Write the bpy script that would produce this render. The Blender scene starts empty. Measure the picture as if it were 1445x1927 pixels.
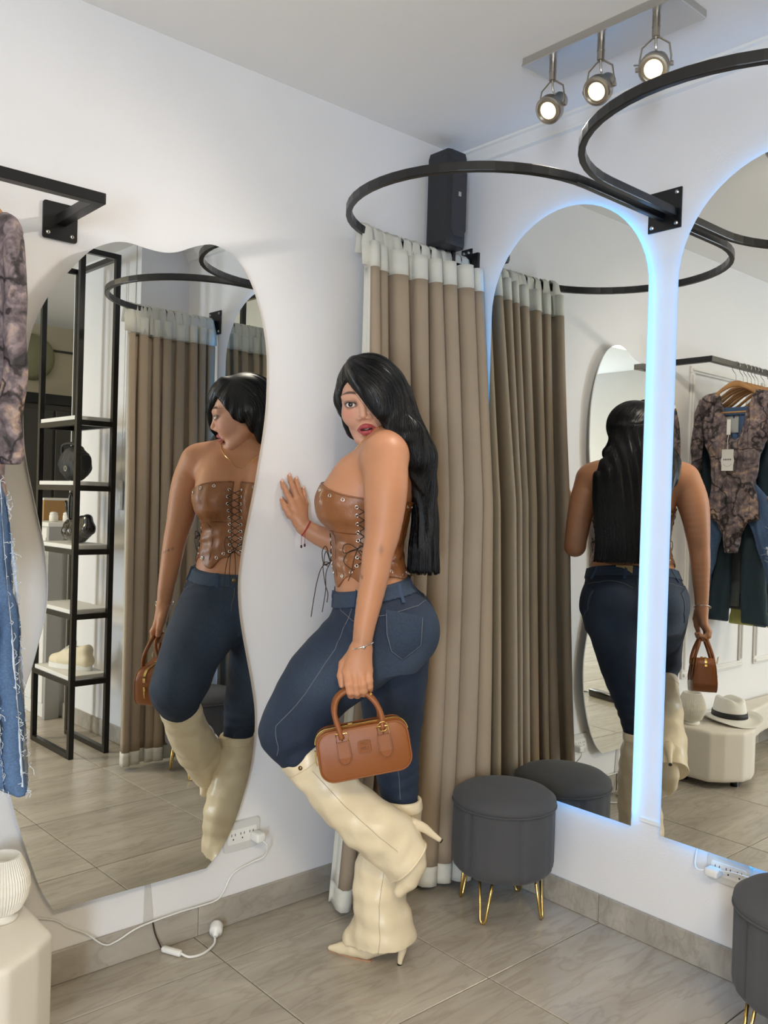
import bpy, bmesh, math, random
import numpy as np
from mathutils import Matrix, Vector
sc = bpy.context.scene
COL = sc.collection
random.seed(7); RNG = np.random.default_rng(7)
PI = math.pi

# ------------------------------------------------------------------ camera
cam_d = bpy.data.cameras.new('camera'); cam = bpy.data.objects.new('camera', cam_d); COL.objects.link(cam)
cam_d.sensor_fit = 'VERTICAL'; cam_d.sensor_height = 36.0; cam_d.sensor_width = 36.0
cam_d.lens = 1645.0 / 1927.0 * 36.0
cam_d.clip_start = 0.02; cam_d.clip_end = 60
cam.matrix_world = Matrix(((0.74855005, -0.01470906, -0.66291512, 0) , (-0.66241921, 0.0279755, -0.74861082, 0),
                           (0.02955674, 0.99950038, 0.0111975, 0), (0, 0, 0, 1)))
cam.matrix_world = Matrix.Translation((-2.26222, -2.18821, 1.25)) @ cam.matrix_world
sc.camera = cam

# ------------------------------------------------------------------ world, light, exposure
w = bpy.data.worlds.new('world'); sc.world = w; w.use_nodes = True
w.node_tree.nodes['Background'].inputs[0].default_value = (0.80, 0.86, 1.0, 1)
w.node_tree.nodes['Background'].inputs[1].default_value = 0.3
sc.view_settings.view_transform = 'Standard'; sc.view_settings.look = 'None'
sc.view_settings.gamma = 1.0; sc.view_settings.use_curve_mapping = False
sc.view_settings.exposure = 0.05
sc.cycles.use_denoising = True
sc.cycles.max_bounces = 10; sc.cycles.glossy_bounces = 8; sc.cycles.diffuse_bounces = 5
sc.cycles.sample_clamp_indirect = 6.0

def area_light(name, loc, target, sx, sy, power, col):
    d = bpy.data.lights.new(name, 'AREA'); d.shape = 'RECTANGLE'; d.size = sx; d.size_y = sy
    d.energy = power; d.color = col
    o = bpy.data.objects.new(name, d); COL.objects.link(o); o.location = loc
    o.rotation_euler = (Vector(target) - Vector(loc)).to_track_quat('-Z', 'Y').to_euler()
    return o
# added fill lights on the ceiling, out of view, daylight through the glazed shop door
area_light('panel_fill_light', (-2.35, -2.95, 2.455), (-2.35, -2.95, 0), .58, .58, 46, (1.0, .82, .52))
area_light('panel_fill_light', (-3.55, -1.45, 2.455), (-3.55, -1.45, 0), .58, .58, 9, (1.0, .82, .50))
area_light('door_daylight', (-4.40, -3.70, 1.12), (-1.0, -.2, 1.6), .6, 1.6, 105, (.71, .84, 1.0))

# ------------------------------------------------------------------ object helpers
def world_mat(o):
    m = o.matrix_basis.copy()
    if o.parent: m = world_mat(o.parent) @ o.matrix_parent_inverse @ m
    return m
def link(o, parent=None, world=False):
    COL.objects.link(o)
    if parent is not None:
        o.parent = parent
        if world: o.matrix_parent_inverse = world_mat(parent).inverted()
    return o
def tag(o, label, cat, group=None):
    o['label'] = label; o['category'] = cat
    if group: o['group'] = group
    return o
def thing(name, label, cat, loc=(0, 0, 0), rotz=0, group=None):
    o = bpy.data.objects.new(name, None); COL.objects.link(o); o.empty_display_size = .05
    o.location = loc; o.rotation_euler = (0, 0, rotz)
    return tag(o, label, cat, group)
def structure(o): o['kind'] = 'structure'; return o
def mesh_data(name, V, Fc, smooth=False):
    me = bpy.data.meshes.new(name)
    V = np.asarray(V, dtype=np.float32)
    if isinstance(Fc, np.ndarray):
        n, k = Fc.shape
        me.vertices.add(len(V)); me.vertices.foreach_set('co', V.ravel())
        me.loops.add(n * k); me.loops.foreach_set('vertex_index', Fc.astype(np.int32).ravel())
        me.polygons.add(n); me.polygons.foreach_set('loop_start', np.arange(0, n * k, k, dtype=np.int32))
        me.update(calc_edges=True); me.validate()
    else:
        me.from_pydata(V.tolist(), [], [list(f) for f in Fc])
    if smooth: me.polygons.foreach_set('use_smooth', [True] * len(me.polygons))
    me.update()
    return me
def obj(name, data, mat, parent=None, world=False, smooth=False):
    """data: (verts, faces) or mesh"""
    if not isinstance(data, bpy.types.Mesh): data = mesh_data(name, data[0], data[1], smooth)
    elif smooth: data.polygons.foreach_set('use_smooth', [True] * len(data.polygons))
    if mat is not None and not data.materials: data.materials.append(mat)
    return link(bpy.data.objects.new(name, data), parent, world)
def copy_tree(o, parent=None):
    c = o.copy(); COL.objects.link(c); c.parent = parent
    for ch in list(o.children):
        copy_tree(ch, c)
    return c
def autosmooth(o, ang=40):
    me = o.data
    me.polygons.foreach_set('use_smooth', [True] * len(me.polygons))
    bm = bmesh.new(); bm.from_mesh(me)
    for e in bm.edges:
        if len(e.link_faces) == 2 and e.calc_face_angle(0) > math.radians(ang): e.smooth = False
    bm.to_mesh(me); bm.free(); return o

# ------------------------------------------------------------------ shape helpers (all return verts, faces)
def join(*parts):
    V = []; Fc = []; n = 0
    for v, f in parts:
        v = [tuple(map(float, p)) for p in v]
        V += v; Fc += [[int(i) + n for i in q] for q in f]; n += len(v)
    return V, Fc
def xf(part, M):
    return [tuple(M @ Vector(p)) for p in part[0]], part[1]
def box(lo, hi, bev=0.0, seg=2):
    lo = Vector(lo); hi = Vector(hi)
    bm = bmesh.new(); bmesh.ops.create_cube(bm, size=1)
    for v in bm.verts: v.co = Vector([(lo[i] + hi[i]) / 2 + v.co[i] * (hi[i] - lo[i]) for i in range(3)])
    if bev > 0: bmesh.ops.bevel(bm, geom=bm.edges[:], offset=bev, segments=seg, affect='EDGES', profile=.5)
    bm.verts.ensure_lookup_table()
    r = ([tuple(v.co) for v in bm.verts], [[v.index for v in f.verts] for f in bm.faces]); bm.free(); return r
def frames(P, closed=False, up=None):
    P = [Vector(p) for p in P]; n = len(P); T = []
    for i in range(n):
        if closed: t = P[(i + 1) % n] - P[i - 1]
        else: t = P[min(i + 1, n - 1)] - P[max(i - 1, 0)]
        T.append(t.normalized() if t.length > 1e-9 else Vector((0, 0, 1)))
    N = []
    if up is not None:
        for t in T:
            u = Vector(up); b = t.cross(u); b = b.normalized() if b.length > 1e-6 else Vector((1, 0, 0)); N.append((b.cross(t).normalized(), b))
        return P, T, N
    a = Vector((0, 0, 1)) if abs(T[0].z) < .9 else Vector((1, 0, 0))
    nn = (a - T[0] * a.dot(T[0])).normalized()
    for i, t in enumerate(T):
        nn = (nn - t * nn.dot(t)); nn = nn.normalized() if nn.length > 1e-6 else Vector((1, 0, 0))
        N.append((nn.copy(), t.cross(nn).normalized()))
    return P, T, N
def sweep(path, section, closed=False, up=None, scales=None, caps=True):
    P, T, N = frames(path, closed, up); m = len(section); V = []; Fc = []
    for i, p in enumerate(P):
        s = scales[i] if scales is not None else 1.0
        for (a, b) in section: V.append(tuple(p + N[i][0] * a * s + N[i][1] * b * s))
    n = len(P)
    for i in range(n if closed else n - 1):
        j = (i + 1) % n
        for k in range(m):
            l = (k + 1) % m
            Fc.append((i * m + k, i * m + l, j * m + l, j * m + k))
    if caps and not closed:
        Fc.append(tuple(range(m))[::-1]); Fc.append(tuple((n - 1) * m + k for k in range(m)))
    return V, Fc
def circ(r, n=8, ry=None):
    ry = r if ry is None else ry
    return [(r * math.cos(2 * PI * k / n), ry * math.sin(2 * PI * k / n)) for k in range(n)]
def tube(path, r, n=8, closed=False):
    if hasattr(r, '__len__'): return sweep(path, circ(1.0, n), closed, scales=list(r))
    return sweep(path, circ(r, n), closed)
def spline(pts, n=8, closed=False):
    P = [Vector(p) for p in pts]; out = []; m = len(P)
    for i in range(m if closed else m - 1):
        p0 = P[i - 1] if (closed or i > 0) else P[0] * 2 - P[1]
        p1 = P[i]; p2 = P[(i + 1) % m]
        p3 = P[(i + 2) % m] if (closed or i + 2 < m) else P[-1] * 2 - P[-2]
        for k in range(n):
            t = k / n
            out.append(.5 * ((2 * p1) + (p2 - p0) * t + (2 * p0 - 5 * p1 + 4 * p2 - p3) * t * t + (3 * p1 - p0 - 3 * p2 + p3) * t ** 3))
    if not closed: out.append(P[-1])
    return out
def lathe(prof, n=32, center=(0, 0, 0), squash=None):
    V = []; Fc = []; m = len(prof); cx, cy, cz = center
    for k in range(n):
        a = 2 * PI * k / n
        for (r, z) in prof: V.append((cx + r * math.cos(a), cy + r * math.sin(a), cz + z))
    for k in range(n):
        l = (k + 1) % n
        for i in range(m - 1): Fc.append((k * m + i, l * m + i, l * m + i + 1, k * m + i + 1))
    if prof[0][0] > 1e-6: Fc.append(tuple(k * m for k in range(n))[::-1])
    if prof[-1][0] > 1e-6: Fc.append(tuple(k * m + m - 1 for k in range(n)))
    return V, Fc
def prism(poly, f0, f1):
    """poly: 2-D points; f0/f1 map (a,b) to the two end faces"""
    n = len(poly); V = [tuple(f0(a, b)) for a, b in poly] + [tuple(f1(a, b)) for a, b in poly]
    Fc = [tuple(range(n))[::-1], tuple(range(n, 2 * n))] + [(k, (k + 1) % n, n + (k + 1) % n, n + k) for k in range(n)]
    return V, Fc
def rrect(w, h, r, n=6):
    out = []
    for cx, cy, a0 in ((w / 2 - r, h / 2 - r, 0), (-w / 2 + r, h / 2 - r, 90), (-w / 2 + r, -h / 2 + r, 180), (w / 2 - r, -h / 2 + r, 270)):
        for k in range(n + 1):
            a = math.radians(a0 + 90 * k / n); out.append((cx + r * math.cos(a), cy + r * math.sin(a)))
    return out
def ring(center, normal, R, r, n=16, m=6):
    nrm = Vector(normal).normalized(); a = nrm.orthogonal().normalized(); b = nrm.cross(a); c = Vector(center)
    return tube([c + a * R * math.cos(2 * PI * k / n) + b * R * math.sin(2 * PI * k / n) for k in range(n)], r, m, True)
def cyl(a, b, r, n=12, r2=None):
    return tube([a, b], [r, r if r2 is None else r2], n)

# ------------------------------------------------------------------ materials
def mat(name, col, rough=.5, metal=0.0, bump=None, var=None, spec=.5, sss=0.0, sheen=0.0, vcol=False, coat=0.0, emit=None, trans=0.0, alpha=1.0):
    m = bpy.data.materials.new(name); m.use_nodes = True; nt = m.node_tree; b = nt.nodes['Principled BSDF']
    b.inputs['Base Color'].default_value = (*col, 1); b.inputs['Roughness'].default_value = rough; b.inputs['Metallic'].default_value = metal
    b.inputs['Specular IOR Level'].default_value = spec
    if sss: b.inputs['Subsurface Weight'].default_value = sss; b.inputs['Subsurface Radius'].default_value = (1, .35, .2); b.inputs['Subsurface Scale'].default_value = .01
    if sheen: b.inputs['Sheen Weight'].default_value = sheen; b.inputs['Sheen Roughness'].default_value = .5
    if coat: b.inputs['Coat Weight'].default_value = coat; b.inputs['Coat Roughness'].default_value = .15
    if emit: b.inputs['Emission Color'].default_value = (*emit[0], 1); b.inputs['Emission Strength'].default_value = emit[1]
    if trans: b.inputs['Transmission Weight'].default_value = trans
    b.inputs['Alpha'].default_value = alpha
    src = None
    if vcol:
        a = nt.nodes.new('ShaderNodeVertexColor'); a.layer_name = 'Col'; src = a.outputs['Color']
        nt.links.new(src, b.inputs['Base Color'])
    tc = None
    if bump or var:
        tc = nt.nodes.new('ShaderNodeTexCoord')
    if var:
        nz = nt.nodes.new('ShaderNodeTexNoise'); nz.inputs['Scale'].default_value = var[0]; nz.inputs['Detail'].default_value = 4
        nt.links.new(tc.outputs['Object'], nz.inputs['Vector'])
        mx = nt.nodes.new('ShaderNodeMix'); mx.data_type = 'RGBA'; mx.blend_type = 'MULTIPLY'
        rp = nt.nodes.new('ShaderNodeValToRGB')
        lo = 1 - var[1]; hi = 1 + var[1] * .6
        rp.color_ramp.elements[0].position = .3; rp.color_ramp.elements[0].color = (lo, lo, lo, 1)
        rp.color_ramp.elements[1].position = .7; rp.color_ramp.elements[1].color = (hi, hi, hi, 1)
        nt.links.new(nz.outputs['Fac'], rp.inputs['Fac'])
        mx.inputs['Factor'].default_value = 1
        if src is not None: nt.links.new(src, mx.inputs['A'])
        else: mx.inputs['A'].default_value = (*col, 1)
        nt.links.new(rp.outputs['Color'], mx.inputs['B']); nt.links.new(mx.outputs['Result'], b.inputs['Base Color'])
    if bump:
        nz = nt.nodes.new('ShaderNodeTexNoise'); nz.inputs['Scale'].default_value = bump[0]; nz.inputs['Detail'].default_value = 5
        nt.links.new(tc.outputs['Object'], nz.inputs['Vector'])
        bp = nt.nodes.new('ShaderNodeBump'); bp.inputs['Strength'].default_value = bump[1]; bp.inputs['Distance'].default_value = bump[2] if len(bump) > 2 else .002
        nt.links.new(nz.outputs['Fac'], bp.inputs['Height']); nt.links.new(bp.outputs['Normal'], b.inputs['Normal'])
    return m
M = {}
M['wall'] = mat('wall_paint', (.80, .79, .80), .6, bump=(160, .12, .003), var=(1.6, .04))
M['ceil'] = mat('ceiling_paint', (.86, .855, .85), .7, bump=(90, .08, .003))
M['trim'] = mat('trim_paint', (.80, .79, .77), .45)
M['grout'] = mat('grout', (.07, .058, .048), .9)
M['black'] = mat('black_powder_coat', (.005, .005, .006), .32, bump=(300, .05, .001))
M['blackg'] = mat('black_gloss', (.01, .01, .012), .12, coat=.6)
M['speaker'] = mat('speaker_plastic', (.016, .017, .022), .5)
M['mirror'] = mat('mirror_silver', (.80, .81, .77), 0.0, 1.0)
M['glass_edge'] = mat('glass_edge', (.35, .42, .40), .15, spec=.8)
M['mdf'] = mat('backing_board', (.55, .52, .46), .7)
M['led'] = mat('led_strip', (.9, .95, 1), .5, emit=((.03, .38, 1.0), 9.0))
M['steel'] = mat('brushed_steel', (.55, .54, .52), .28, 1.0)
M['chrome'] = mat('chrome', (.75, .74, .72), .12, 1.0)
M['nickel'] = mat('satin_nickel', (.42, .39, .34), .3, 1.0)
M['gold'] = mat('gold_metal', (.75, .52, .18), .22, 1.0)
M['bulb'] = mat('halogen_bulb', (1, .9, .7), .3, emit=((1.0, .74, .33), 2.4))
M['stool'] = mat('grey_velvet', (.066, .066, .072), .9, sheen=.08, bump=(400, .1, .001))
M['curtain'] = mat('taupe_curtain', (.35, .268, .188), .75, sheen=.06, bump=(500, .12, .001), var=(5, .06))
M['curtain2'] = mat('cream_curtain_band', (.66, .64, .57), .75, bump=(500, .12, .001))
M['white_plastic'] = mat('white_plastic', (.80, .79, .76), .35)
M['clear_tape'] = mat('grey_tape', (.60, .58, .56), .3)
M['plinth'] = mat('cream_plaster', (.74, .69, .61), .65, bump=(60, .1, .003), var=(3, .05))
M['vase'] = mat('white_ceramic', (.80, .77, .70), .5)
M['hat'] = mat('straw_white', (.82, .80, .74), .8, bump=(350, .25, .002))
M['hatband'] = mat('black_ribbon', (.012, .012, .014), .6)
M['wood'] = mat('hanger_wood', (.48, .25, .10), .4, var=(18, .25))
M['beige_wall'] = mat('beige_wall', (.62, .56, .42), .6)
M['dark_panel'] = mat('charcoal_panel', (.045, .042, .04), .5)
M['shelf'] = mat('white_shelf', (.74, .73, .70), .5)
M['skin'] = mat('skin', (.5, .27, .16), .46, vcol=True, sss=.12, spec=.36, bump=(260, .05, .001))
M['jeans'] = mat('denim', (.02, .05, .12), .78, vcol=True, bump=(900, .25, .001), var=(220, .22))
M['jeans_thread'] = mat('denim_thread', (.16, .17, .19), .8)
M['denim_dark'] = mat('denim_dark_seam', (.008, .014, .03), .8)
M['corset'] = mat('brown_leather', (.25, .092, .030), .40, bump=(42, .35, .006), var=(14, .16), spec=.55)
M['bag'] = mat('tan_leather', (.235, .070, .014), .44, bump=(240, .10, .001), spec=.45)
M['bag_dark'] = mat('tan_leather_edge', (.14, .04, .008), .5)
M['lace'] = mat('dark_lace', (.035, .016, .008), .6)
M['boot'] = mat('cream_leather', (.74, .625, .435), .34, bump=(16, .30, .012), spec=.5)
M['sole'] = mat('boot_sole', (.40, .22, .13), .6)
M['hair'] = mat('black_hair', (.0025, .0025, .0036), .40, spec=.36)
M['eye'] = mat('eye_white', (.75, .72, .68), .12)
M['iris'] = mat('iris', (.02, .010, .006), .06)
M['nail'] = mat('nail_polish', (.72, .42, .36), .15)
M['teeth'] = mat('teeth', (.8, .77, .70), .25)
M['red'] = mat('red_string', (.35, .01, .012), .6)
M['bead'] = mat('dark_bead', (.05, .004, .008), .15)
M['bronze'] = mat('bronze_stud', (.20, .14, .07), .35, 1.0)
M['sneaker'] = mat('cream_sneaker', (.74, .66, .48), .6)
M['olive'] = mat('olive_disc', (.30, .29, .17), .5)
M['orange'] = mat('orange_card', (.45, .26, .10), .6)
M['paper'] = mat('tag_paper', (.82, .81, .78), .6)
M['ink'] = mat('tag_ink', (.10, .10, .12), .6)

def tile_material(name, c1, c2, rough, scale=1.0):
    m = bpy.data.materials.new(name); m.use_nodes = True; nt = m.node_tree; b = nt.nodes['Principled BSDF']
    tc = nt.nodes.new('ShaderNodeNewGeometry'); oi = nt.nodes.new('ShaderNodeObjectInfo')
    mp = nt.nodes.new('ShaderNodeMapping'); mp.inputs['Rotation'].default_value = (0, 0, math.radians(-17)); mp.inputs['Scale'].default_value = (1.1 * scale, 5.2 * scale, 3 * scale)
    ad = nt.nodes.new('ShaderNodeVectorMath'); ad.operation = 'ADD'
    sx = nt.nodes.new('ShaderNodeMath'); sx.operation = 'MULTIPLY'; sx.inputs[1].default_value = 37.0
    nt.links.new(oi.outputs['Random'], sx.inputs[0]); nt.links.new(tc.outputs['Position'], mp.inputs['Vector'])
    nt.links.new(mp.outputs['Vector'], ad.inputs[0]); nt.links.new(sx.outputs[0], ad.inputs[1])
    n1 = nt.nodes.new('ShaderNodeTexNoise'); n1.inputs['Scale'].default_value = 1.6; n1.inputs['Detail'].default_value = 8; n1.inputs['Roughness'].default_value = .62; n1.inputs['Distortion'].default_value = .6
    n2 = nt.nodes.new('ShaderNodeTexNoise'); n2.inputs['Scale'].default_value = 3.2; n2.inputs['Detail'].default_value = 6; n2.inputs['Distortion'].default_value = .9
    for n in (n1, n2): nt.links.new(ad.outputs[0], n.inputs['Vector'])
    r1 = nt.nodes.new('ShaderNodeValToRGB'); r1.color_ramp.elements[0].position = .34; r1.color_ramp.elements[0].color = (*c1, 1); r1.color_ramp.elements[1].position = .66; r1.color_ramp.elements[1].color = (*c2, 1)
    r2 = nt.nodes.new('ShaderNodeValToRGB'); e = r2.color_ramp.elements
    e[0].position = .44; e[0].color = (1, 1, 1, 1); e[1].position = .54; e[1].color = (1, 1, 1, 1); k = e.new(.49); k.color = (.70, .67, .63, 1)
    nt.links.new(n1.outputs['Fac'], r1.inputs['Fac']); nt.links.new(n2.outputs['Fac'], r2.inputs['Fac'])
    mx = nt.nodes.new('ShaderNodeMix'); mx.data_type = 'RGBA'; mx.blend_type = 'MULTIPLY'; mx.inputs['Factor'].default_value = .45
    nt.links.new(r1.outputs['Color'], mx.inputs['A']); nt.links.new(r2.outputs['Color'], mx.inputs['B']); nt.links.new(mx.outputs['Result'], b.inputs['Base Color'])
    b.inputs['Roughness'].default_value = rough
    return m
M['tile'] = tile_material('floor_tile_stone', (.37, .33, .275), (.48, .435, .37), .24)
M['tile_base'] = tile_material('baseboard_tile_stone', (.31, .28, .24), (.46, .42, .365), .3, 1.4)

def camo_material():
    m = bpy.data.materials.new('forest_camo_fabric'); m.use_nodes = True; nt = m.node_tree; b = nt.nodes['Principled BSDF']; b.inputs['Roughness'].default_value = .75
    tc = nt.nodes.new('ShaderNodeTexCoord'); L = nt.links
    def noise(s, dist, det=5):
        n = nt.nodes.new('ShaderNodeTexNoise'); n.inputs['Scale'].default_value = s; n.inputs['Distortion'].default_value = dist; n.inputs['Detail'].default_value = det
        L.new(tc.outputs['Object'], n.inputs['Vector']); return n
    def ramp(src, stops):
        r = nt.nodes.new('ShaderNodeValToRGB'); e = r.color_ramp.elements
        e[0].position, e[0].color = stops[0][0], (*stops[0][1], 1); e[1].position, e[1].color = stops[-1][0], (*stops[-1][1], 1)
        for p, c in stops[1:-1]: k = e.new(p); k.color = (*c, 1)
        L.new(src, r.inputs['Fac']); return r
    def mix(a, bb, fac, mode='MIX'):
        x = nt.nodes.new('ShaderNodeMix'); x.data_type = 'RGBA'; x.blend_type = mode
        L.new(a, x.inputs['A']); L.new(bb, x.inputs['B'])
        if hasattr(fac, 'links') or hasattr(fac, 'is_linked'): L.new(fac, x.inputs['Factor'])
        else: x.inputs['Factor'].default_value = fac
        return x.outputs['Result']
    a = ramp(noise(15, 1.2).outputs['Fac'], [(.34, (.03, .026, .028)), (.44, (.13, .10, .11)), (.54, (.24, .19, .20)), (.62, (.36, .26, .21)), (.72, (.52, .38, .29))])
    v = nt.nodes.new('ShaderNodeTexVoronoi'); v.feature = 'DISTANCE_TO_EDGE'; v.inputs['Scale'].default_value = 8
    nz = noise(7, 0); mxv = nt.nodes.new('ShaderNodeMix'); mxv.data_type = 'RGBA'; mxv.inputs['Factor'].default_value = .22
    L.new(tc.outputs['Object'], mxv.inputs['A']); L.new(nz.outputs['Color'], mxv.inputs['B']); L.new(mxv.outputs['Result'], v.inputs['Vector'])
    br = ramp(v.outputs['Distance'], [(.015, (.08, .07, .07)), (.05, (1, 1, 1)), (.1, (1, 1, 1))])
    f = ramp(noise(50, 1, 3).outputs['Fac'], [(.40, (.55, .52, .52)), (.6, (1.15, 1.12, 1.1))])
    L.new(mix(mix(a.outputs['Color'], br.outputs['Color'], .9, 'MULTIPLY'), f.outputs['Color'], .8, 'MULTIPLY'), b.inputs['Base Color'])
    return m
M['camo'] = camo_material()

def fray_material(name, base, fray):
    """washed denim with vertical bands of white frayed threads"""
    m = bpy.data.materials.new(name); m.use_nodes = True; nt = m.node_tree; b = nt.nodes['Principled BSDF']; b.inputs['Roughness'].default_value = .85; L = nt.links
    tc = nt.nodes.new('ShaderNodeTexCoord')
    n1 = nt.nodes.new('ShaderNodeTexNoise'); n1.inputs['Scale'].default_value = 9; n1.inputs['Detail'].default_value = 7; n1.inputs['Roughness'].default_value = .7
    mp = nt.nodes.new('ShaderNodeMapping'); mp.inputs['Scale'].default_value = (1, 3.4, .8); L.new(tc.outputs['Object'], mp.inputs['Vector']); L.new(mp.outputs['Vector'], n1.inputs['Vector'])
    r = nt.nodes.new('ShaderNodeValToRGB'); e = r.color_ramp.elements; e[0].position = .58 if fray else .3; e[0].color = (*base, 1); e[1].position = .66 if fray else .8; e[1].color = (.70, .74, .80, 1) if fray else (*[min(1, c * 1.7) for c in base], 1)
    L.new(n1.outputs['Fac'], r.inputs['Fac'])
    n2 = nt.nodes.new('ShaderNodeTexNoise'); n2.inputs['Scale'].default_value = 320; L.new(tc.outputs['Object'], n2.inputs['Vector'])
    mx = nt.nodes.new('ShaderNodeMix'); mx.data_type = 'RGBA'; mx.blend_type = 'OVERLAY'; mx.inputs['Factor'].default_value = .5
    L.new(r.outputs['Color'], mx.inputs['A']); L.new(n2.outputs['Fac'], mx.inputs['B']); L.new(mx.outputs['Result'], b.inputs['Base Color'])
    return m

# ------------------------------------------------------------------ signed-distance modelling (smooth unions -> surface nets)
class Sdf:
    def __init__(s): s.p = []
    def cone(s, a, b, ra, rb=None, k=.012, op='u'):
        rb = ra if rb is None else rb
        a = np.array(a, float); b = np.array(b, float); R = max(ra, rb)
        def f(x, y, z):
            ba = b - a; L2 = max(float(ba @ ba), 1e-12)
            t = np.clip(((x - a[0]) * ba[0] + (y - a[1]) * ba[1] + (z - a[2]) * ba[2]) / L2, 0, 1)
            return np.sqrt((x - a[0] - t * ba[0]) ** 2 + (y - a[1] - t * ba[1]) ** 2 + (z - a[2] - t * ba[2]) ** 2) - (ra + (rb - ra) * t)
        s.p.append((f, np.minimum(a, b) - R, np.maximum(a, b) + R, k, op)); return s
    def chain(s, pts, rad, k=.012, op='u', k2=.003, sub=1):
        if sub > 1:
            q = spline([tuple(p) for p in pts], sub); t = np.linspace(0, len(pts) - 1, len(q))
            rr = np.interp(t, np.arange(len(rad)), rad); w5 = np.ones(5) / 5
            rad = np.convolve(np.pad(rr, 2, mode='edge'), w5, 'valid'); pts = q
        for i in range(len(pts) - 1): s.cone(pts[i], pts[i + 1], rad[i], rad[i + 1], k if i == 0 else (k2 if k2 < k else k), op)
        return s
    def ell(s, c, r, k=.012, op='u', R=None):
        c = np.array(c, float); r = np.array(r, float); R_ = np.eye(3) if R is None else np.array(R, float)
        def f(x, y, z):
            X = x - c[0]; Y = y - c[1]; Z = z - c[2]
            q = [R_[0, i] * X + R_[1, i] * Y + R_[2, i] * Z for i in range(3)]
            k0 = np.sqrt(sum((q[i] / r[i]) ** 2 for i in range(3))) + 1e-9
            k1 = np.sqrt(sum((q[i] / r[i] ** 2) ** 2 for i in range(3))) + 1e-9
            return k0 * (k0 - 1) / k1
        m = r.max(); s.p.append((f, c - m, c + m, k, op)); return s
    def loft(s, tab, k=.012, e=2.2, op='u'):
        T = np.array(tab, float); ws = T[:, 0]; lo = ws[0]; hi = ws[-1]
        fine = np.linspace(lo, hi, 200); cols = []
        for j in range(1, 5):
            v = np.interp(fine, ws, T[:, j]); kn = np.ones(15) / 15; v = np.convolve(np.pad(v, 7, mode='edge'), kn, 'valid'); cols.append(v)
        def f(x, y, z):
            zc = np.clip(z, lo, hi); cu, a, cv, b = [np.interp(zc, fine, c) for c in cols]
            q = (np.abs((x - cu) / a) ** e + np.abs((y - cv) / b) ** e) ** (1 / e)
            d = (q - 1) * np.minimum(a, b)
            dz = np.maximum(np.maximum(lo - z, z - hi), 0)
            return np.where(dz > 0, np.sqrt(np.maximum(d, 0) ** 2 + dz ** 2), d)
        m = T[:, [2, 4]].max(); s.p.append((f, np.array([T[:, 1].min() - m, T[:, 3].min() - m, lo]), np.array([T[:, 1].max() + m, T[:, 3].max() + m, hi]), k, op)); return s
    def fn(s, f, op='i', k=.0, lo=None, hi=None):
        s.p.append((f, lo, hi, k, op)); return s
    @staticmethod
    def comb(D, d, k, op):
        if op == 'u':
            if k <= 0: return np.minimum(D, d)
            h = np.clip(.5 + .5 * (D - d) / k, 0, 1); return D * (1 - h) + d * h - k * h * (1 - h)
        if op == 's': d = -d
        if op == 'd': return D + d
        if k <= 0: return np.maximum(D, d)
        h = np.clip(.5 - .5 * (D - d) / k, 0, 1); return D * (1 - h) + d * h + k * h * (1 - h)
    def ev(s, P):
        x, y, z = P[:, 0], P[:, 1], P[:, 2]; D = np.full(len(P), .08)
        for f, lo, hi, k, op in s.p: D = s.comb(D, f(x, y, z), k, op)
        return D
    def grad(s, P, e=.002):
        g = np.stack([s.ev(P + np.eye(3)[i] * e) - s.ev(P - np.eye(3)[i] * e) for i in range(3)], 1)
        return g / (np.linalg.norm(g, axis=1, keepdims=True) + 1e-9)
    def grid(s, lo, hi, h):
        lo = np.array(lo, float); n = np.ceil((np.array(hi) - lo) / h).astype(int) + 1
        ax = [lo[i] + h * np.arange(n[i]) for i in range(3)]
        D = np.full(tuple(n), .06, np.float32)
        for f, a, b, k, op in s.p:
            if a is None: i0 = [0, 0, 0]; i1 = n
            else:
                mg = k + .03 + 2 * h
                i0 = np.clip(np.floor((a - mg - lo) / h).astype(int), 0, n); i1 = np.clip(np.ceil((b + mg - lo) / h).astype(int) + 1, 0, n)
            if any(i1[i] <= i0[i] for i in range(3)): continue
            x = ax[0][i0[0]:i1[0], None, None]; y = ax[1][None, i0[1]:i1[1], None]; z = ax[2][None, None, i0[2]:i1[2]]
            S = (slice(i0[0], i1[0]), slice(i0[1], i1[1]), slice(i0[2], i1[2]))
            D[S] = s.comb(D[S], np.asarray(f(x, y, z), np.float32), k, op)
        return D
    def mesh(s, lo, hi, h, smooth=1):
        D = s.grid(lo, hi, h)
        D[0] = D[-1] = .06; D[:, 0] = D[:, -1] = .06; D[:, :, 0] = D[:, :, -1] = .06
        return nets(D, np.array(lo, float), h, smooth)
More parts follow.
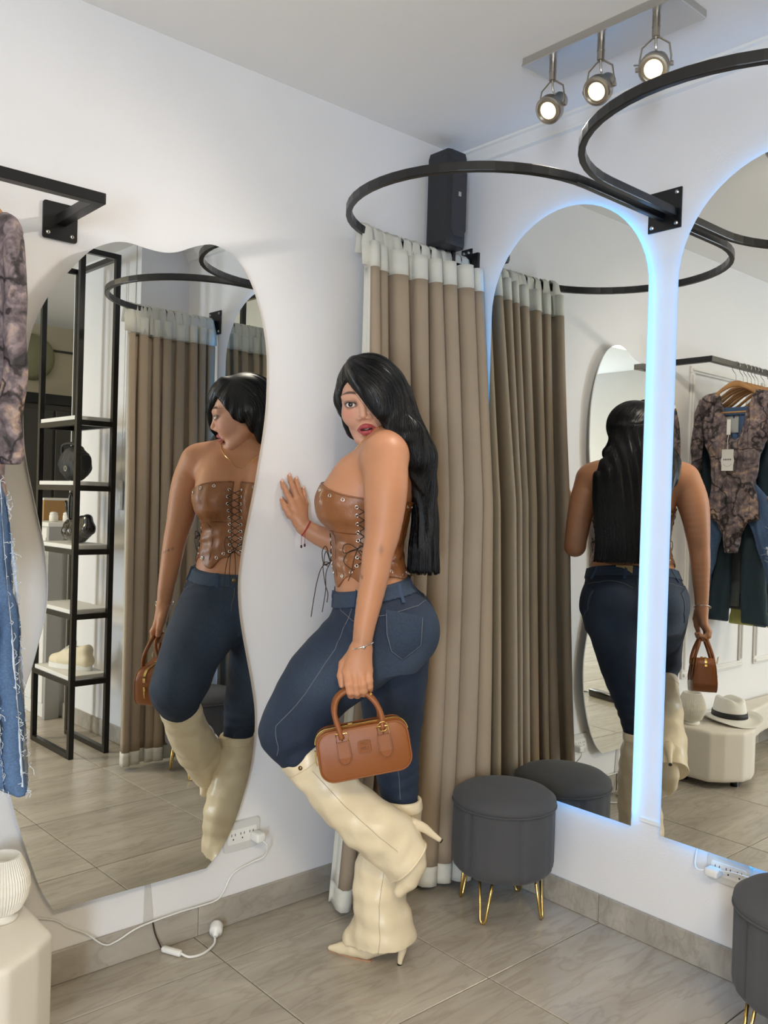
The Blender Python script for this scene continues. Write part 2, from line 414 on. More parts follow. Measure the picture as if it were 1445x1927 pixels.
def nets(D, lo, h, smooth=1):
    ins = D < 0
    c = np.zeros(tuple(np.array(D.shape) - 1), np.int8)
    offs = [(i, j, k) for i in (0, 1) for j in (0, 1) for k in (0, 1)]
    nx, ny, nz = c.shape
    for i, j, k in offs: c += ins[i:i + nx, j:j + ny, k:k + nz]
    I = np.argwhere((c > 0) & (c < 8))
    vals = {o: D[I[:, 0] + o[0], I[:, 1] + o[1], I[:, 2] + o[2]] for o in offs}
    acc = np.zeros((len(I), 3)); cnt = np.zeros(len(I))
    for a in offs:
        for ax in range(3):
            if a[ax]: continue
            b = list(a); b[ax] = 1; va = vals[a]; vb = vals[tuple(b)]
            m = (va < 0) != (vb < 0); t = np.where(m, va / np.where(m, va - vb, 1), 0)
            p = np.tile(np.array(a, float), (len(I), 1)); p[:, ax] = t
            acc += p * m[:, None]; cnt += m
    V = lo + h * (I + acc / cnt[:, None])
    vid = np.full(c.shape, -1, np.int32); vid[I[:, 0], I[:, 1], I[:, 2]] = np.arange(len(I))
    Q = []
    for ax in range(3):
        A = np.moveaxis(ins, ax, 0); s = np.moveaxis(vid, ax, 0)
        m = A[:-1, 1:-1, 1:-1] != A[1:, 1:-1, 1:-1]
        E = np.argwhere(m); i, j, k = E[:, 0], E[:, 1] + 1, E[:, 2] + 1
        q = np.stack([s[i, j - 1, k - 1], s[i, j, k - 1], s[i, j, k], s[i, j - 1, k]], 1)
        fl = A[i, j, k] if ax != 1 else ~A[i, j, k]
        q = np.where(fl[:, None], q, q[:, ::-1]); Q.append(q)
    Q = np.concatenate(Q); Q = Q[(Q >= 0).all(1)]
    for _ in range(smooth):
        S = np.zeros_like(V); n = np.zeros(len(V))
        for a, b in ((0, 1), (1, 2), (2, 3), (3, 0)):
            for j in range(3):
                S[:, j] += np.bincount(Q[:, a], V[Q[:, b], j], len(V)) + np.bincount(Q[:, b], V[Q[:, a], j], len(V))
            n += np.bincount(Q[:, a], minlength=len(V)) + np.bincount(Q[:, b], minlength=len(V))
        n[n == 0] = 1; V = V * .5 + .5 * S / n[:, None]
    return V, Q
def vjoin(*ms):
    V = []; Q = []; n = 0
    for v, q in ms: V.append(v); Q.append(q + n); n += len(v)
    return np.concatenate(V), np.concatenate(Q)
def set_col(me, C):
    a = me.color_attributes.new('Col', 'FLOAT_COLOR', 'POINT')
    rgba = np.ones((len(me.vertices), 4), np.float32); rgba[:, :3] = C[:len(me.vertices)]
    a.data.foreach_set('color', rgba.ravel())
def wnoise(x, y, z, s, seed=0, n=7):
    r = np.random.default_rng(seed); o = 0
    for _ in range(n):
        k = r.normal(size=3) * s; o = o + np.sin(k[0] * x + k[1] * y + k[2] * z + r.uniform(0, 6.28))
    return o / n ** .5
def poly_sdf(px, py, poly):
    """signed distance to a 2-D polygon (negative inside), any broadcastable px, py"""
    P = np.array(poly, float); n = len(P); px, py = np.broadcast_arrays(px, py)
    d = np.full(px.shape, 1e9); s = np.ones(px.shape)
    for i in range(n):
        a = P[i]; b = P[i - 1]; e = b - a; wx = px - a[0]; wy = py - a[1]
        t = np.clip((wx * e[0] + wy * e[1]) / max(e @ e, 1e-12), 0, 1)
        d = np.minimum(d, (wx - e[0] * t) ** 2 + (wy - e[1] * t) ** 2)
        c1 = py >= a[1]; c2 = py < b[1]; c3 = e[0] * wy > e[1] * wx
        s = np.where((c1 & c2 & c3) | (~c1 & ~c2 & ~c3), -s, s)
    return s * np.sqrt(d)
def pillow(poly, T, r, h=.006, wr=0.0, seed=1, hollow=None):
    """a soft flat garment: polygon in (y,z), puffed to half thickness T along x"""
    P = np.array(poly); lo = (-T - .02, P[:, 0].min() - .02, P[:, 1].min() - .02); hi = (T + .02, P[:, 0].max() + .02, P[:, 1].max() + .02)
    def f(x, y, z):
        d2 = poly_sdf(y[0] if y.ndim == 3 else y, z[0] if z.ndim == 3 else z, poly)
        if x.ndim == 3: d2 = d2[None]
        q = np.clip(-d2 / r, 0, 1); t = T * np.sqrt(1 - (1 - q) ** 2)
        xo = wr * wnoise(0 * y, y * 2.2, z * .6, 40, seed) if wr else 0
        return np.where(d2 > 0, np.sqrt(d2 ** 2 + x ** 2), (np.abs(x - xo) - t) * .7)
    S = Sdf(); S.fn(f, 'u'); S.p[-1] = (f, np.array(lo), np.array(hi), 0.0, 'u')
    return S.mesh(lo, hi, h, 1)

# ================================================================== THE ROOM
ZC = 2.49
structure(obj('wall_left', box((-4.6, 0, 0), (.1, .1, ZC + .05)), M['wall']))
structure(obj('wall_right', box((0, -1.88, 0), (.1, 0, ZC + .05)), M['wall']))
structure(obj('wall_pilaster', box((-.265, -2.64, 0), (.1, -1.88, ZC + .05)), M['wall']))
structure(obj('wall_recess', box((.6, -4.4, 0), (.7, -2.54, ZC + .05)), M['beige_wall']))
structure(obj('wall_back', box((-4.6, -4.5, 0), (.7, -4.4, ZC + .05)), M['beige_wall']))
far = structure(obj('wall_far', join(box((-4.6, -4.4, 0), (-4.5, -4.17, ZC + .05)), box((-4.6, -3.23, 0), (-4.5, 0, ZC + .05)), box((-4.6, -4.17, 2.12), (-4.5, -3.23, ZC + .05))), M['wall']))
structure(obj('ceiling', box((-4.6, -4.5, ZC), (.7, .1, ZC + .06)), M['ceil']))
# crown moulding of the right wall: two small steps
def moulding_r(name, prof, y0, y1):
    n = len(prof); V = [(x, y0, z) for x, z in prof] + [(x, y1, z) for x, z in prof]
    return structure(obj(name, (V, [tuple(range(n)), tuple(range(n, 2 * n))[::-1]] + [(k, n + k, n + (k + 1) % n, (k + 1) % n) for k in range(n)]), M['trim']))
moulding_r('trim_1', [(0, ZC), (-.034, ZC), (-.034, ZC - .008), (-.026, ZC - .012), (-.014, ZC - .034), (-.014, ZC - .046), (0, ZC - .05)], -1.88, 0)
# glazed shop door in the far wall
dr = structure(bpy.data.objects.new('door_1', None)); COL.objects.link(dr); dr.location = (-4.55, -3.70, 0)
obj('door_frame', join(box((-.04, -.47, 0), (.04, -.40, 2.12)), box((-.04, .40, 0), (.04, .47, 2.12)), box((-.04, -.40, 2.05), (.04, .40, 2.12)), box((-.04, -.40, 0), (.04, .40, .1))), M['black'], dr)
obj('glass_pane', box((-.004, -.40, .1), (.004, .40, 2.05)), mat('door_glass', (.9, .95, .95), .02, trans=1.0), dr)
obj('door_handle', tube([(.04, .33, .95), (.08, .33, .95), (.08, .33, 1.25), (.04, .33, 1.25)], .01, 8), M['steel'], dr)

# floor: grout bed and separate half-metre tiles
fl = structure(obj('floor', box((-4.6, -4.5, -.05), (.7, .1, -.006)), M['grout']))
tm = mesh_data('floor_tile', *box((.0015, .0015, -.007), (.4985, .4985, 0), .0015, 1))
tm.materials.append(M['tile'])
for i in range(-10, 2):
    for j in range(-9, 2):
        x = -.003 + .5 * i; y = -.675 + .5 * (j)
        if x + .5 < -4.55 or x > .6 or y > .05 or y + .5 < -4.45: continue
        if y + .5 > .16 + .5: continue
        if x > -.01 and y > -2.7: continue
        o = bpy.data.objects.new('tile', tm); link(o, fl); o.location = (x, y, 0)

# tiled baseboards
def baseboard(name, p0, p1, nrm, joints, h=.085, t=.011):
    b = structure(bpy.data.objects.new(name, None)); COL.objects.link(b)
    p0 = Vector(p0); p1 = Vector(p1); d = (p1 - p0); L = d.length; d.normalize(); n = Vector(nrm)
    cuts = [0.0] + [q for q in joints if 0.02 < q < L - .02] + [L]
    for a, c in zip(cuts[:-1], cuts[1:]):
        A = p0 + d * (a + .0008); B = p0 + d * (c - .0008); Cn = B + n * t
        lo = [min(A[i], B[i], Cn[i], (A + n * t)[i]) for i in range(3)]; hi = [max(A[i], B[i], Cn[i], (A + n * t)[i]) for i in range(3)]
        lo[2] = .0005; hi[2] = h
        obj('baseboard_tile', box(lo, hi, .002, 1), M['tile_base'], b)
    return b
baseboard('baseboard_left', (-4.5, 0, 0), (-.012, 0, 0), (0, -1, 0), [4.5 - .992 + .5 * k for k in range(-7, 2)])
baseboard('baseboard_right', (0, 0, 0), (0, -1.868, 0), (-1, 0, 0), [.171, .673, 1.173, 1.673])
baseboard('baseboard_return', (-.012, -1.88, 0), (-.265, -1.88, 0), (0, 1, 0), [])
baseboard('baseboard_pilaster', (-.265, -1.868, 0), (-.265, -2.64, 0), (-1, 0, 0), [.32, .82])
baseboard('baseboard_back', (-4.5, -4.4, 0), (.6, -4.4, 0), (0, 1, 0), [.5 * k for k in range(1, 11)])
# picture-frame mouldings on the left wall behind the clothes rail
def panel_frame(name, x0, x1, z0, z1):
    b = structure(bpy.data.objects.new(name, None)); COL.objects.link(b); b.location = (x0, 0, z0)
    for a, c in (((x0, z0), (x1, z0 + .035)), ((x0, z1 - .035), (x1, z1)), ((x0, z0 + .035), (x0 + .035, z1 - .035)), ((x1 - .035, z0 + .035), (x1, z1 - .035))):
        obj('moulding_strip', join(box((a[0], -.012, a[1]), (c[0], 0, c[1]), .003, 1), box((a[0] + .009, -.02, a[1] + .009), (c[0] - .009, -.01, c[1] - .009), .004, 1)), M['trim'], b, True)
panel_frame('trim_2', -2.27, -1.66, .44, 1.95)
panel_frame('trim_3', -3.05, -2.40, .44, 1.95)
panel_frame('trim_4', -3.85, -3.18, .44, 1.95)
# small ledge strip between the two arched mirrors
structure(obj('trim_5', box((-.006, -.868, .345), (0, -.80, .358), .001, 1), M['trim']))
# surface conduit down the pilaster with its cord switch
structure(obj('trim_6', box((-.271, -1.985, .09), (-.265, -1.925, ZC), .002, 1), M['trim']))
sw = thing('cord_switch', 'white cord switch hanging on the white wall edge beside the shelf rack', 'switch', (-.277, -2.015, 1.22))
obj('cord', tube([(0, 0, .1), (.002, .004, .5), (.003, 0, 1.2)], .003, 6), M['white_plastic'], sw)
obj('switch_body', box((-.012, -.022, -.05), (.008, .022, .1), .011, 3), M['white_plastic'], sw, smooth=True)

# ------------------------------------------------------------------ mirrors
def arch(y0, y1, z0, z1, n=28, inset=0.0):
    y0 += inset; y1 -= inset; z0 += inset; z1 -= inset
    R = (y1 - y0) / 2; c = (y0 + y1) / 2
    return [(y0, z0), (y1, z0)] + [(c + R * math.cos(PI * k / n), z1 - R + R * math.sin(PI * k / n)) for k in range(n + 1)]
def arched_mirror(y0, y1, label):
    t = thing('arched_mirror', label, 'mirror', (-.02, (y0 + y1) / 2, .33), group=None)
    A = arch(y0, y1, .33, 2.195)
    obj('glass', prism(A, lambda a, b: (-.020, a, b), lambda a, b: (-.025, a, b)), M['mirror'], t, True)
    I = arch(y0, y1, .33, 2.195, inset=.05)
    obj('backing_board', prism(I, lambda a, b: (-.001, a, b), lambda a, b: (-.0198, a, b)), M['mdf'], t, True)
    # LED strip glued round the backing board, shining out on to the wall
    S = arch(y0, y1, .33, 2.195, inset=.032)
    pts = []
    for i in range(len(S)):
        a = Vector((-.010, *S[i])); b = Vector((-.010, *S[(i + 1) % len(S)])); L = (b - a).length; m = max(1, int(L / .05))
        pts += [a + (b - a) * k / m for k in range(m)]
    obj('led_strip', sweep(pts, [(-.004, -.006), (.004, -.006), (.004, .006), (-.004, .006)], True, up=(1, 0, 0)), M['led'], t, True)
    return t
arched_mirror(-.785, -.185, 'arched wall mirror with blue-white glow, beside the taupe curtain behind the grey stool')
arched_mirror(-1.483, -.880, 'arched wall mirror with blue-white glow at the right edge, reflecting the clothes rail')
MIR = [(-1.522, 1.557), (-1.516, 1.602), (-1.505, 1.652), (-1.477, 1.717), (-1.44, 1.773), (-1.396, 1.83), (-1.361, 1.866), (-1.317, 1.89), (-1.288, 1.899), (-1.258, 1.901), (-1.211, 1.897), (-1.165, 1.898), (-1.126, 1.908), (-1.086, 1.928), (-1.045, 1.945), (-1.011, 1.951), (-0.968, 1.941), (-0.923, 1.913), (-0.885, 1.859), (-0.855, 1.788), (-0.833, 1.698), (-0.827, 1.621), (-0.827, 1.528), (-0.834, 1.45), (-0.846, 1.371), (-0.862, 1.278), (-0.881, 1.185), (-0.896, 1.108), (-0.906, 1.016), (-0.902, 0.939), (-0.888, 0.861), (-0.869, 0.782), (-0.85, 0.703), (-0.836, 0.623), (-0.835, 0.544), (-0.844, 0.468), (-0.864, 0.393), (-0.897, 0.307), (-0.94, 0.241), (-0.985, 0.201)]
MIRL = [(-1.421, 0.209), (-1.456, 0.277), (-1.491, 0.378), (-1.521, 0.475), (-1.538, 0.549), (-1.544, 0.595), (-1.54, 0.645), (-1.529, 0.688), (-1.513, 0.719), (-1.504, 0.775), (-1.488, 0.825), (-1.473, 0.885), (-1.459, 0.946), (-1.455, 1.024), (-1.467, 1.122), (-1.49, 1.217), (-1.518, 1.346), (-1.525, 1.46), (-1.522, 1.557)]
def smooth_open(P): return [(p.x, p.z) for p in spline([(a, 0, b) for a, b in P], 4)]
out = smooth_open(MIR) + smooth_open(MIRL)[:-1]
wm = thing('wavy_mirror', 'tall wavy-edged frameless mirror on the left wall behind the woman', 'mirror', (-1.15, 0, .2))
ty = math.tan(math.radians(1.0))
def wy(a): return -.0365 + ty * (a + 1.15)
obj('glass', prism(out, lambda a, b: (a, wy(a) + .005, b), lambda a, b: (a, wy(a), b)), M['mirror'], wm, True)
def shrink(P, d):
    n = len(P); o = []
    for i in range(n):
        t = (Vector(P[(i + 2) % n]) - Vector(P[i - 2])).normalized(); o.append((P[i][0] + t.y * d, P[i][1] - t.x * d))
    return o
ins = shrink(out, .045)
if min(p[0] for p in ins) < min(p[0] for p in out): ins = shrink(out, -.045)
obj('backing_board', prism(ins, lambda a, b: (a, -.001, b), lambda a, b: (a, wy(a) + .0055, b)), M['mdf'], wm, True)

# ------------------------------------------------------------------ curtain rings on the right wall
def u_path(yc, r, x0, n=26):
    P = [Vector((-.008, yc + r, 0)), Vector((-.2, yc + r, 0))]
    P += [Vector((x0 - r * math.sin(PI * k / n), yc + r * math.cos(PI * k / n), 0)) for k in range(n + 1)]
    P += [Vector((-.2, yc - r, 0)), Vector((-.008, yc - r, 0))]
    return P
SQ = [(-.0125, -.0085), (.0125, -.0085), (.0125, .0085), (-.0125, .0085)]
def curtain_ring(yc, r, z, label, x0=-.37):
    t = thing('curtain_rail', label, 'curtain rail', (0, yc, z))
    o = obj('rail', sweep(u_path(0, r, x0), SQ, up=(0, 0, 1)), M['black'], t)
    b = o.modifiers.new('bevel', 'BEVEL'); b.width = .0025; b.segments = 2; b.limit_method = 'ANGLE'
    return t
r1 = curtain_ring(-.43, .38, 2.095, 'black hoop-shaped curtain rail in the corner, above the woman')
r2 = curtain_ring(-1.235, .385, 2.10, 'black hoop-shaped curtain rail at the right edge, beneath the spotlights', -.325)
def wall_plate(parent, y, z, w=.105, h=.115):
    p = obj('wall_plate', box((-.006, y - w / 2, z - h / 2), (0, y + w / 2, z + h / 2), .001, 1), M['black'], parent, True)
    for dy, dz in ((-1, 1), (1, 1), (-1, -1), (1, -1)):
        obj('bolt', lathe([(.0, .0), (.006, 0), (.006, .003), (.003, .005), (0, .005)], 8), M['steel'], p).matrix_basis = Matrix.Translation((-.006, y + dy * (w / 2 - .014), z + dz * (h / 2 - .014))) @ Matrix.Rotation(-PI / 2, 4, 'Y')
wall_plate(r1, -.04, 2.095, .05); wall_plate(r1, -.817, 2.112); wall_plate(r2, -1.62, 2.10)

# ------------------------------------------------------------------ curtains
def curtain(label, yc, y_arm, sgn, seed, x_out=-.60, flare=.05, dep=1.0):
    """gathered curtain hanging from the straight arm of a rail; sgn = side the folds open to"""
    rng = np.random.default_rng(seed)
    t = thing('curtain', label, 'curtain', (-.3, y_arm, 0), group=None)
    rr = abs(y_arm - yc)
    def arm(x): return y_arm if x > -.37 else yc + math.copysign(math.sqrt(max(rr * rr - (x + .37) ** 2, .0)), y_arm - yc)
    nf = 8; NS = nf * 16; NZ = 40
    # fold amplitudes / phases wander from fold to fold
    s = np.linspace(0, 1, NS)
    edges = np.cumsum(rng.uniform(.55, 1.45, nf)); edges = np.concatenate([[0], edges]) / edges[-1]
    ph = np.interp(s, edges, np.arange(nf + 1)) * 2 * PI
    ampf = np.interp(s, np.linspace(0, 1, nf + 1), rng.uniform(.55, 1.4, nf + 1))
    def pt(i, z):
        q = (2.08 - z) / 2.06
        x_a = x_out - flare * q ** 2.5; x_b = -.016 - .03 * q
        amp = (.028 + .034 * min(1, q * 2.5)) * ampf[i]
        drift = .035 * q * math.sin(ph[i] * .37 + seed)
        x = x_a + (x_b - x_a) * s[i] + .016 * math.sin(ph[i] * 2 + .6) * (.5 + q * .5) + drift * .4
        y = arm(x) * (1 - .5 * q) + y_arm * .5 * q + sgn * (.004 + .012 * min(1, q * 1.5) + (.045 + .050 * q) * s[i] * dep) + sgn * amp * dep ** .5 * (.8 - .8 * math.cos(ph[i])) + .01 * q * math.sin(3 * ph[i] * .21)
        return (x, y, z)
    def sheet(z0, z1, nz, i0=0, i1=NS, off=0.0):
        V = []; n = i1 - i0
        for k in range(nz + 1):
            z = z0 + (z1 - z0) * k / nz
            for i in range(i0, i1):
                p = pt(i, z); V.append((p[0], p[1] + off, p[2]))
        return V, [(k * n + i, k * n + i + 1, (k + 1) * n + i + 1, (k + 1) * n + i) for k in range(nz) for i in range(n - 1)]
    def sol(o, th=.003):
        m = o.modifiers.new('thickness', 'SOLIDIFY'); m.thickness = th; m.offset = 0; return o
    sol(obj('panel', sheet(.085, 1.98, NZ, 3), M['curtain'], t, True, True))
    sol(obj('header_band', sheet(1.98, 2.06, 3), M['curtain2'], t, True, True), .004)
    sol(obj('hem_band', sheet(.022, .085, 3), M['curtain2'], t, True, True), .004)
    sol(obj('edge_binding', sheet(.085, 1.98, NZ, 0, 4), M['curtain2'], t, True, True), .005)
    # tabs gathered over the rail
    for k in range(nf + 3):
        x = x_out + .01 + (-.05 - x_out) * k / (nf + 2); wdt = .030
        P = [(0, sgn * .03, 1.985), (0, sgn * .022, 2.05), (0, sgn * .014, 2.108), (0, -sgn * .002, 2.122), (0, -sgn * .015, 2.108), (0, -sgn * .012, 2.03)]
        jit = rng.uniform(-.01, .01)
        V = []
        for j, p in enumerate(P):
            for e in (-1, -.33, .33, 1):
                ww = wdt * (.65 if 1 < j < 5 else 1.0)
                V.append((x + e * ww + jit * j / 5, arm(x) + p[1] + sgn * .006 * math.cos(e * 4 + k), p[2]))
        Fc = [(j * 4 + e, j * 4 + e + 1, (j + 1) * 4 + e + 1, (j + 1) * 4 + e) for j in range(len(P) - 1) for e in range(3)]
        sol(obj('tab', (V, Fc), M['curtain2'], t, True, True), .002)
    return t
curtain('taupe fitting-room curtain with pale bands, hanging in the corner behind the woman', -.43, -.05, -1, 3, -.512, .095)
curtain('taupe fitting-room curtain seen in the wavy mirror, hanging near the shelf rack', -1.235, -1.62, 1, 8, -.475, .0, .3)

# ------------------------------------------------------------------ loudspeaker in the corner
sp = thing('loudspeaker', 'black wall loudspeaker mounted high in the corner above the curtain', 'loudspeaker', (-.14, -.07, 2.12))
prof = [(-.05, .045), (.04, .045), (.052, .03), (.052, -.035), (.035, -.052), (-.035, -.052), (-.05, -.045)]
def spk(s, z): return [(a * s, b * s, z) for a, b in prof]
V = spk(.94, 0) + spk(1, .012) + spk(1, .30) + spk(.92, .318); n = len(prof)
obj('cabinet', (V, [tuple(range(n))[::-1], tuple(range(3 * n, 4 * n))] + [(r * n + k, r * n + (k + 1) % n, (r + 1) * n + (k + 1) % n, (r + 1) * n + k) for r in range(3) for k in range(n)]), M['speaker'], sp)
hexa = [(-.034, .05), (-.018, .026), (.02, .026), (.036, .05), (.036, .25), (.018, .285), (-.02, .285), (-.034, .25)]
g = obj('grille', prism(hexa, lambda a, b: (a, -.050, b), lambda a, b: (a * .93, -.058, .155 + (b - .155) * .96)), mat('grille_mesh', (.03, .03, .036), .6, bump=(900, .6, .002)), sp)
obj('badge', box((-.006, -.0595, .165), (.006, -.0578, .180), .0005, 1), M['steel'], g)
obj('wall_bracket', join(box((.05, -.006, -.05), (.139, .006, -.038)), box((.128, -.03, -.09), (.139, .03, .01)), box((.03, -.006, -.05), (.042, .006, .012)), box((.03, -.006, -.05), (.06, .006, -.038))), M['black'], sp)

# ------------------------------------------------------------------ three-lamp ceiling fixture
sf = thing('ceiling_spotlight', 'brushed steel ceiling fixture carrying three lit spotlights', 'spotlight', (-.32, -.83, ZC))
obj('mounting_plate', join(box((-.07, -.235, -.022), (.07, .235, 0), .002, 1), box((-.072, -.236, -.0245), (-.064, .236, -.018), .001, 1)), M['steel'], sf)
def spot_head(yy, aim):
    aim = Vector(aim).normalized(); top = Vector((-.035, yy, -.022))
    st = obj('stem', join(cyl(top, top + Vector((0, 0, -.055)), .0095, 14), cyl(top + Vector((0, 0, -.03)), top + Vector((0, 0, -.033)), .0105, 14)), M['nickel'], sf, smooth=False)
    c = top + Vector((0, 0, -.128))
    side = aim.cross(Vector((0, 0, 1))).normalized()
    j = top + Vector((0, 0, -.055))
    yk = []
    for s in (-1, 1):
        yk.append(tube([j, j + side * .010 * s + Vector((0, 0, -.004)), j + side * .033 * s + Vector((0, 0, -.022)), c + side * .038 * s + Vector((0, 0, .02)), c + side * .038 * s], .0023, 6))
    yk.append(tube(spline([j, j - aim * .006 + Vector((0, 0, -.03)), c - aim * .025 + Vector((0, 0, .02))], 5), .003, 6))
    obj('yoke', join(*yk), M['nickel'], st)
    R = aim.to_track_quat('Z', 'Y').to_matrix().to_4x4(); Mx = Matrix.Translation(c) @ R
    hd = obj('lamp_head', xf(lathe([(0, -.062), (.020, -.062), (.022, -.058), (.022, -.018), (.033, -.004), (.037, .004), (.037, .024), (.034, .028), (.029, .029), (.029, .024)], 24), Mx), M['nickel'], sf)
    autosmooth(hd, 35)
    obj('bulb', xf(lathe([(0, .0265), (.018, .0255), (.0285, .022), (.0285, .016), (0, .012)], 20), Mx), M['bulb'], hd)
    obj('clamp_screw', cyl(c - side * .037, c - side * .044, .006, 10), M['nickel'], hd)
    obj('clamp_screw', cyl(c + side * .037, c + side * .047, .006, 10), M['nickel'], hd)
    obj('tilt_lever', tube([c + side * .030 - aim * .035, c + side * .062 - aim * .060], .0022, 6), M['nickel'], hd)
    W = Vector(sf.location) + c + aim * .034
    d = bpy.data.lights.new('spot_bulb_light', 'SPOT'); d.energy = 17; d.color = (1.0, .90, .79); d.spot_size = math.radians(134); d.spot_blend = .6; d.shadow_soft_size = .022
    l = bpy.data.objects.new('spot_bulb_light', d); COL.objects.link(l); l.location = W; l.rotation_euler = aim.to_track_quat('-Z', 'Y').to_euler()
spot_head(.155, (-.76, -.10, -.64)); spot_head(0, (-.77, -.12, -.63)); spot_head(-.16, (-.74, -.27, -.62))

# two glowing panels added out of view on the ceiling for general fill
for loc, lb in (((-2.35, -2.95), 'square white fill-light panel added on the ceiling behind the camera'), ((-3.55, -1.45), 'square white fill-light panel added on the ceiling over the far left of the shop')):
    p = thing('added_fill_panel', lb, 'fill lamp', (loc[0], loc[1], ZC))
    obj('frame', join(box((-.32, -.32, -.03), (.32, -.29, 0)), box((-.32, .29, -.03), (.32, .32, 0)), box((-.32, -.29, -.03), (-.29, .29, 0)), box((.29, -.29, -.03), (.32, .29, 0))), M['white_plastic'], p)
    obj('diffuser', box((-.29, -.29, -.018), (.29, .29, -.006)), mat('fill_panel_diffuser', (.9, .9, .88), .5, emit=((1, .92, .78), 2.0)), p)

# ------------------------------------------------------------------ velvet stools
def make_stool(label):
    t = thing('velvet_stool', label, 'stool', group='grey velvet stools')
    R = .157; prof = [(0, .130), (R - .03, .130), (R - .008, .136), (R, .150), (R, .325), (R - .001, .338)]
    # channel-stitched drum
    n = 96; V = []; Fc = []; m = 14
    zs = np.linspace(.132, .335, m)
    for k in range(n):
        a = 2 * PI * k / n; q = abs(math.sin(a * 9))
        for z in zs:
            e = 1 - .10 * max(0, 1 - (z - .132) / .025) ** 2
            r = (R - .0075 * (1 - q ** .28)) * e
            V.append((r * math.cos(a), r * math.sin(a), z))
    for k in range(n):
        l = (k + 1) % n
        for i in range(m - 1): Fc.append((k * m + i, l * m + i, l * m + i + 1, k * m + i + 1))
    Fc.append(tuple(k * m for k in range(n))[::-1]); Fc.append(tuple(k * m + m - 1 for k in range(n)))
    obj('drum', (V, Fc), M['stool'], t, smooth=True)
    obj('cushion', lathe([(R - .006, .330), (R + .001, .334), (R + .003, .345), (R + .001, .356), (R - .02, .372), (R - .06, .381), (.03, .386), (0, .386)], 64), M['stool'], t, smooth=True)
    obj('seam_piping', tube([(R * 1.016 * math.cos(2 * PI * k / 48), R * 1.016 * math.sin(2 * PI * k / 48), .3345) for k in range(48)], .0028, 6, True), M['stool'], t, smooth=True)
    for (ax, ay) in ((-.126, -.038), (.040, -.126), (-.043, .127), (.130, .042)):
        d = Vector((ax, ay, 0)); dn = d.normalized(); tn = Vector((-dn.y, dn.x, 0))
        p = [d * .88 + tn * .022 + Vector((0, 0, .134)), d * 1.0 + tn * .009 + Vector((0, 0, .014)), d * 1.01 + tn * .004 + Vector((0, 0, .0055)), d * 1.01 - tn * .004 + Vector((0, 0, .0055)), d * 1.0 - tn * .009 + Vector((0, 0, .014)), d * .88 - tn * .022 + Vector((0, 0, .134))]
        obj('leg', tube(p, .0045, 8), M['gold'], t, smooth=True)
    return t
st1 = make_stool('round grey velvet stool with gold hairpin legs, standing beside the curtain'); st1.location = (-.172, -.430, 0)
st2 = copy_tree(st1); st2['label'] = 'round grey velvet stool with gold hairpin legs, cut off at the right edge'; st2.location = (-.19, -1.355, 0); st2.rotation_euler = (0, 0, .5)

# ------------------------------------------------------------------ wall outlets, plugs and cables
def outlet(name, label, loc, rotz, w=.125, h=.088):
    t = thing(name, label, 'outlet', loc, rotz)     # local: x along the wall, -y into the room
    pl = obj('cover_plate', prism(rrect(w, h, .010), lambda a, b: (a, 0, b), lambda a, b: (a * .96, -.008, b * .95)), mat('outlet_plate', (.66, .655, .64), .25), t)
    obj('insert', prism(rrect(w * .78, h * .48, .004), lambda a, b: (a, -.007, b), lambda a, b: (a, -.0095, b)), M['white_plastic'], pl)
    for cx in (-.031, .0, .031):
        for dx, dz, ww, hh in ((-.006, .006, .002, .007), (.006, .006, .002, .007), (0, -.007, .004, .004)):
            obj('socket_slot', box((cx + dx - ww / 2, -.0099, dz - hh / 2), (cx + dx + ww / 2, -.0090, dz + hh / 2)), M['black'], pl)
    return t
outlet('wall_outlet', 'white wall socket beside the lower right edge of the wavy mirror', (-.852, 0, .257), 0)
outlet('wall_outlet', 'white wall socket under the right arched mirror', (0, -1.075, .288), -PI / 2, .125, .075)
pg = thing('charger_plug', 'white plug with cable in the socket beside the wavy mirror', 'plug', (-.812, -.012, .25))
obj('plug_body', box((-.016, -.040, -.014), (.016, 0, .014), .007, 3), M['white_plastic'], pg, smooth=True)
cab = [(-.808, -.055, .243), (-.795, -.058, .225), (-.787, -.03, .185), (-.82, -.012, .168), (-.879, -.008, .15), (-.912, -.01, .105), (-.94, -.016, .09), (-1.0, -.016, .089), (-1.065, -.016, .090), (-1.176, -.017, .085), (-1.24, -.016, .066), (-1.275, -.016, .068), (-1.325, -.012, .112), (-1.37, -.008, .14), (-1.40, -.006, .165), (-1.46, -.008, .19), (-1.52, -.008, .21)]
obj('cable', tube(spline(cab, 6), .0024, 6), M['white_plastic'], pg, True, True)
pg2 = thing('charger_plug', 'white plug with cable in the socket under the right mirror', 'plug', (-.012, -1.043, .283))
obj('plug_body', box((-.034, -.019, -.011), (0, .019, .011), .006, 3), M['white_plastic'], pg2, smooth=True)
obj('cable', tube(spline([(-.03, -1.025, .282), (-.035, -1.0, .278), (-.02, -.985, .29), (-.01, -.985, .325), (-.008, -.99, .36)], 6), .0026, 6), M['white_plastic'], pg2, True, True)
obj('led_lead', tube(spline([(-.03, -1.06, .292), (-.03, -1.10, .30), (-.015, -1.16, .30), (-.01, -1.2, .335)], 6), .002, 6), M['white_plastic'], pg2, True, True)
ld = thing('light_cord', 'white inline switch and lamp socket lying on the floor under the wavy mirror', 'cord', (-1.1, -.06, 0))
Rz = Matrix.Translation((-1.098, -.055, .010)) @ Matrix.Rotation(math.atan2(-.055, .026), 4, 'Z')
obj('inline_switch', xf(box((-.032, -.009, -.008), (.032, .009, .008), .006, 3), Rz), M['white_plastic'], ld, True, True)
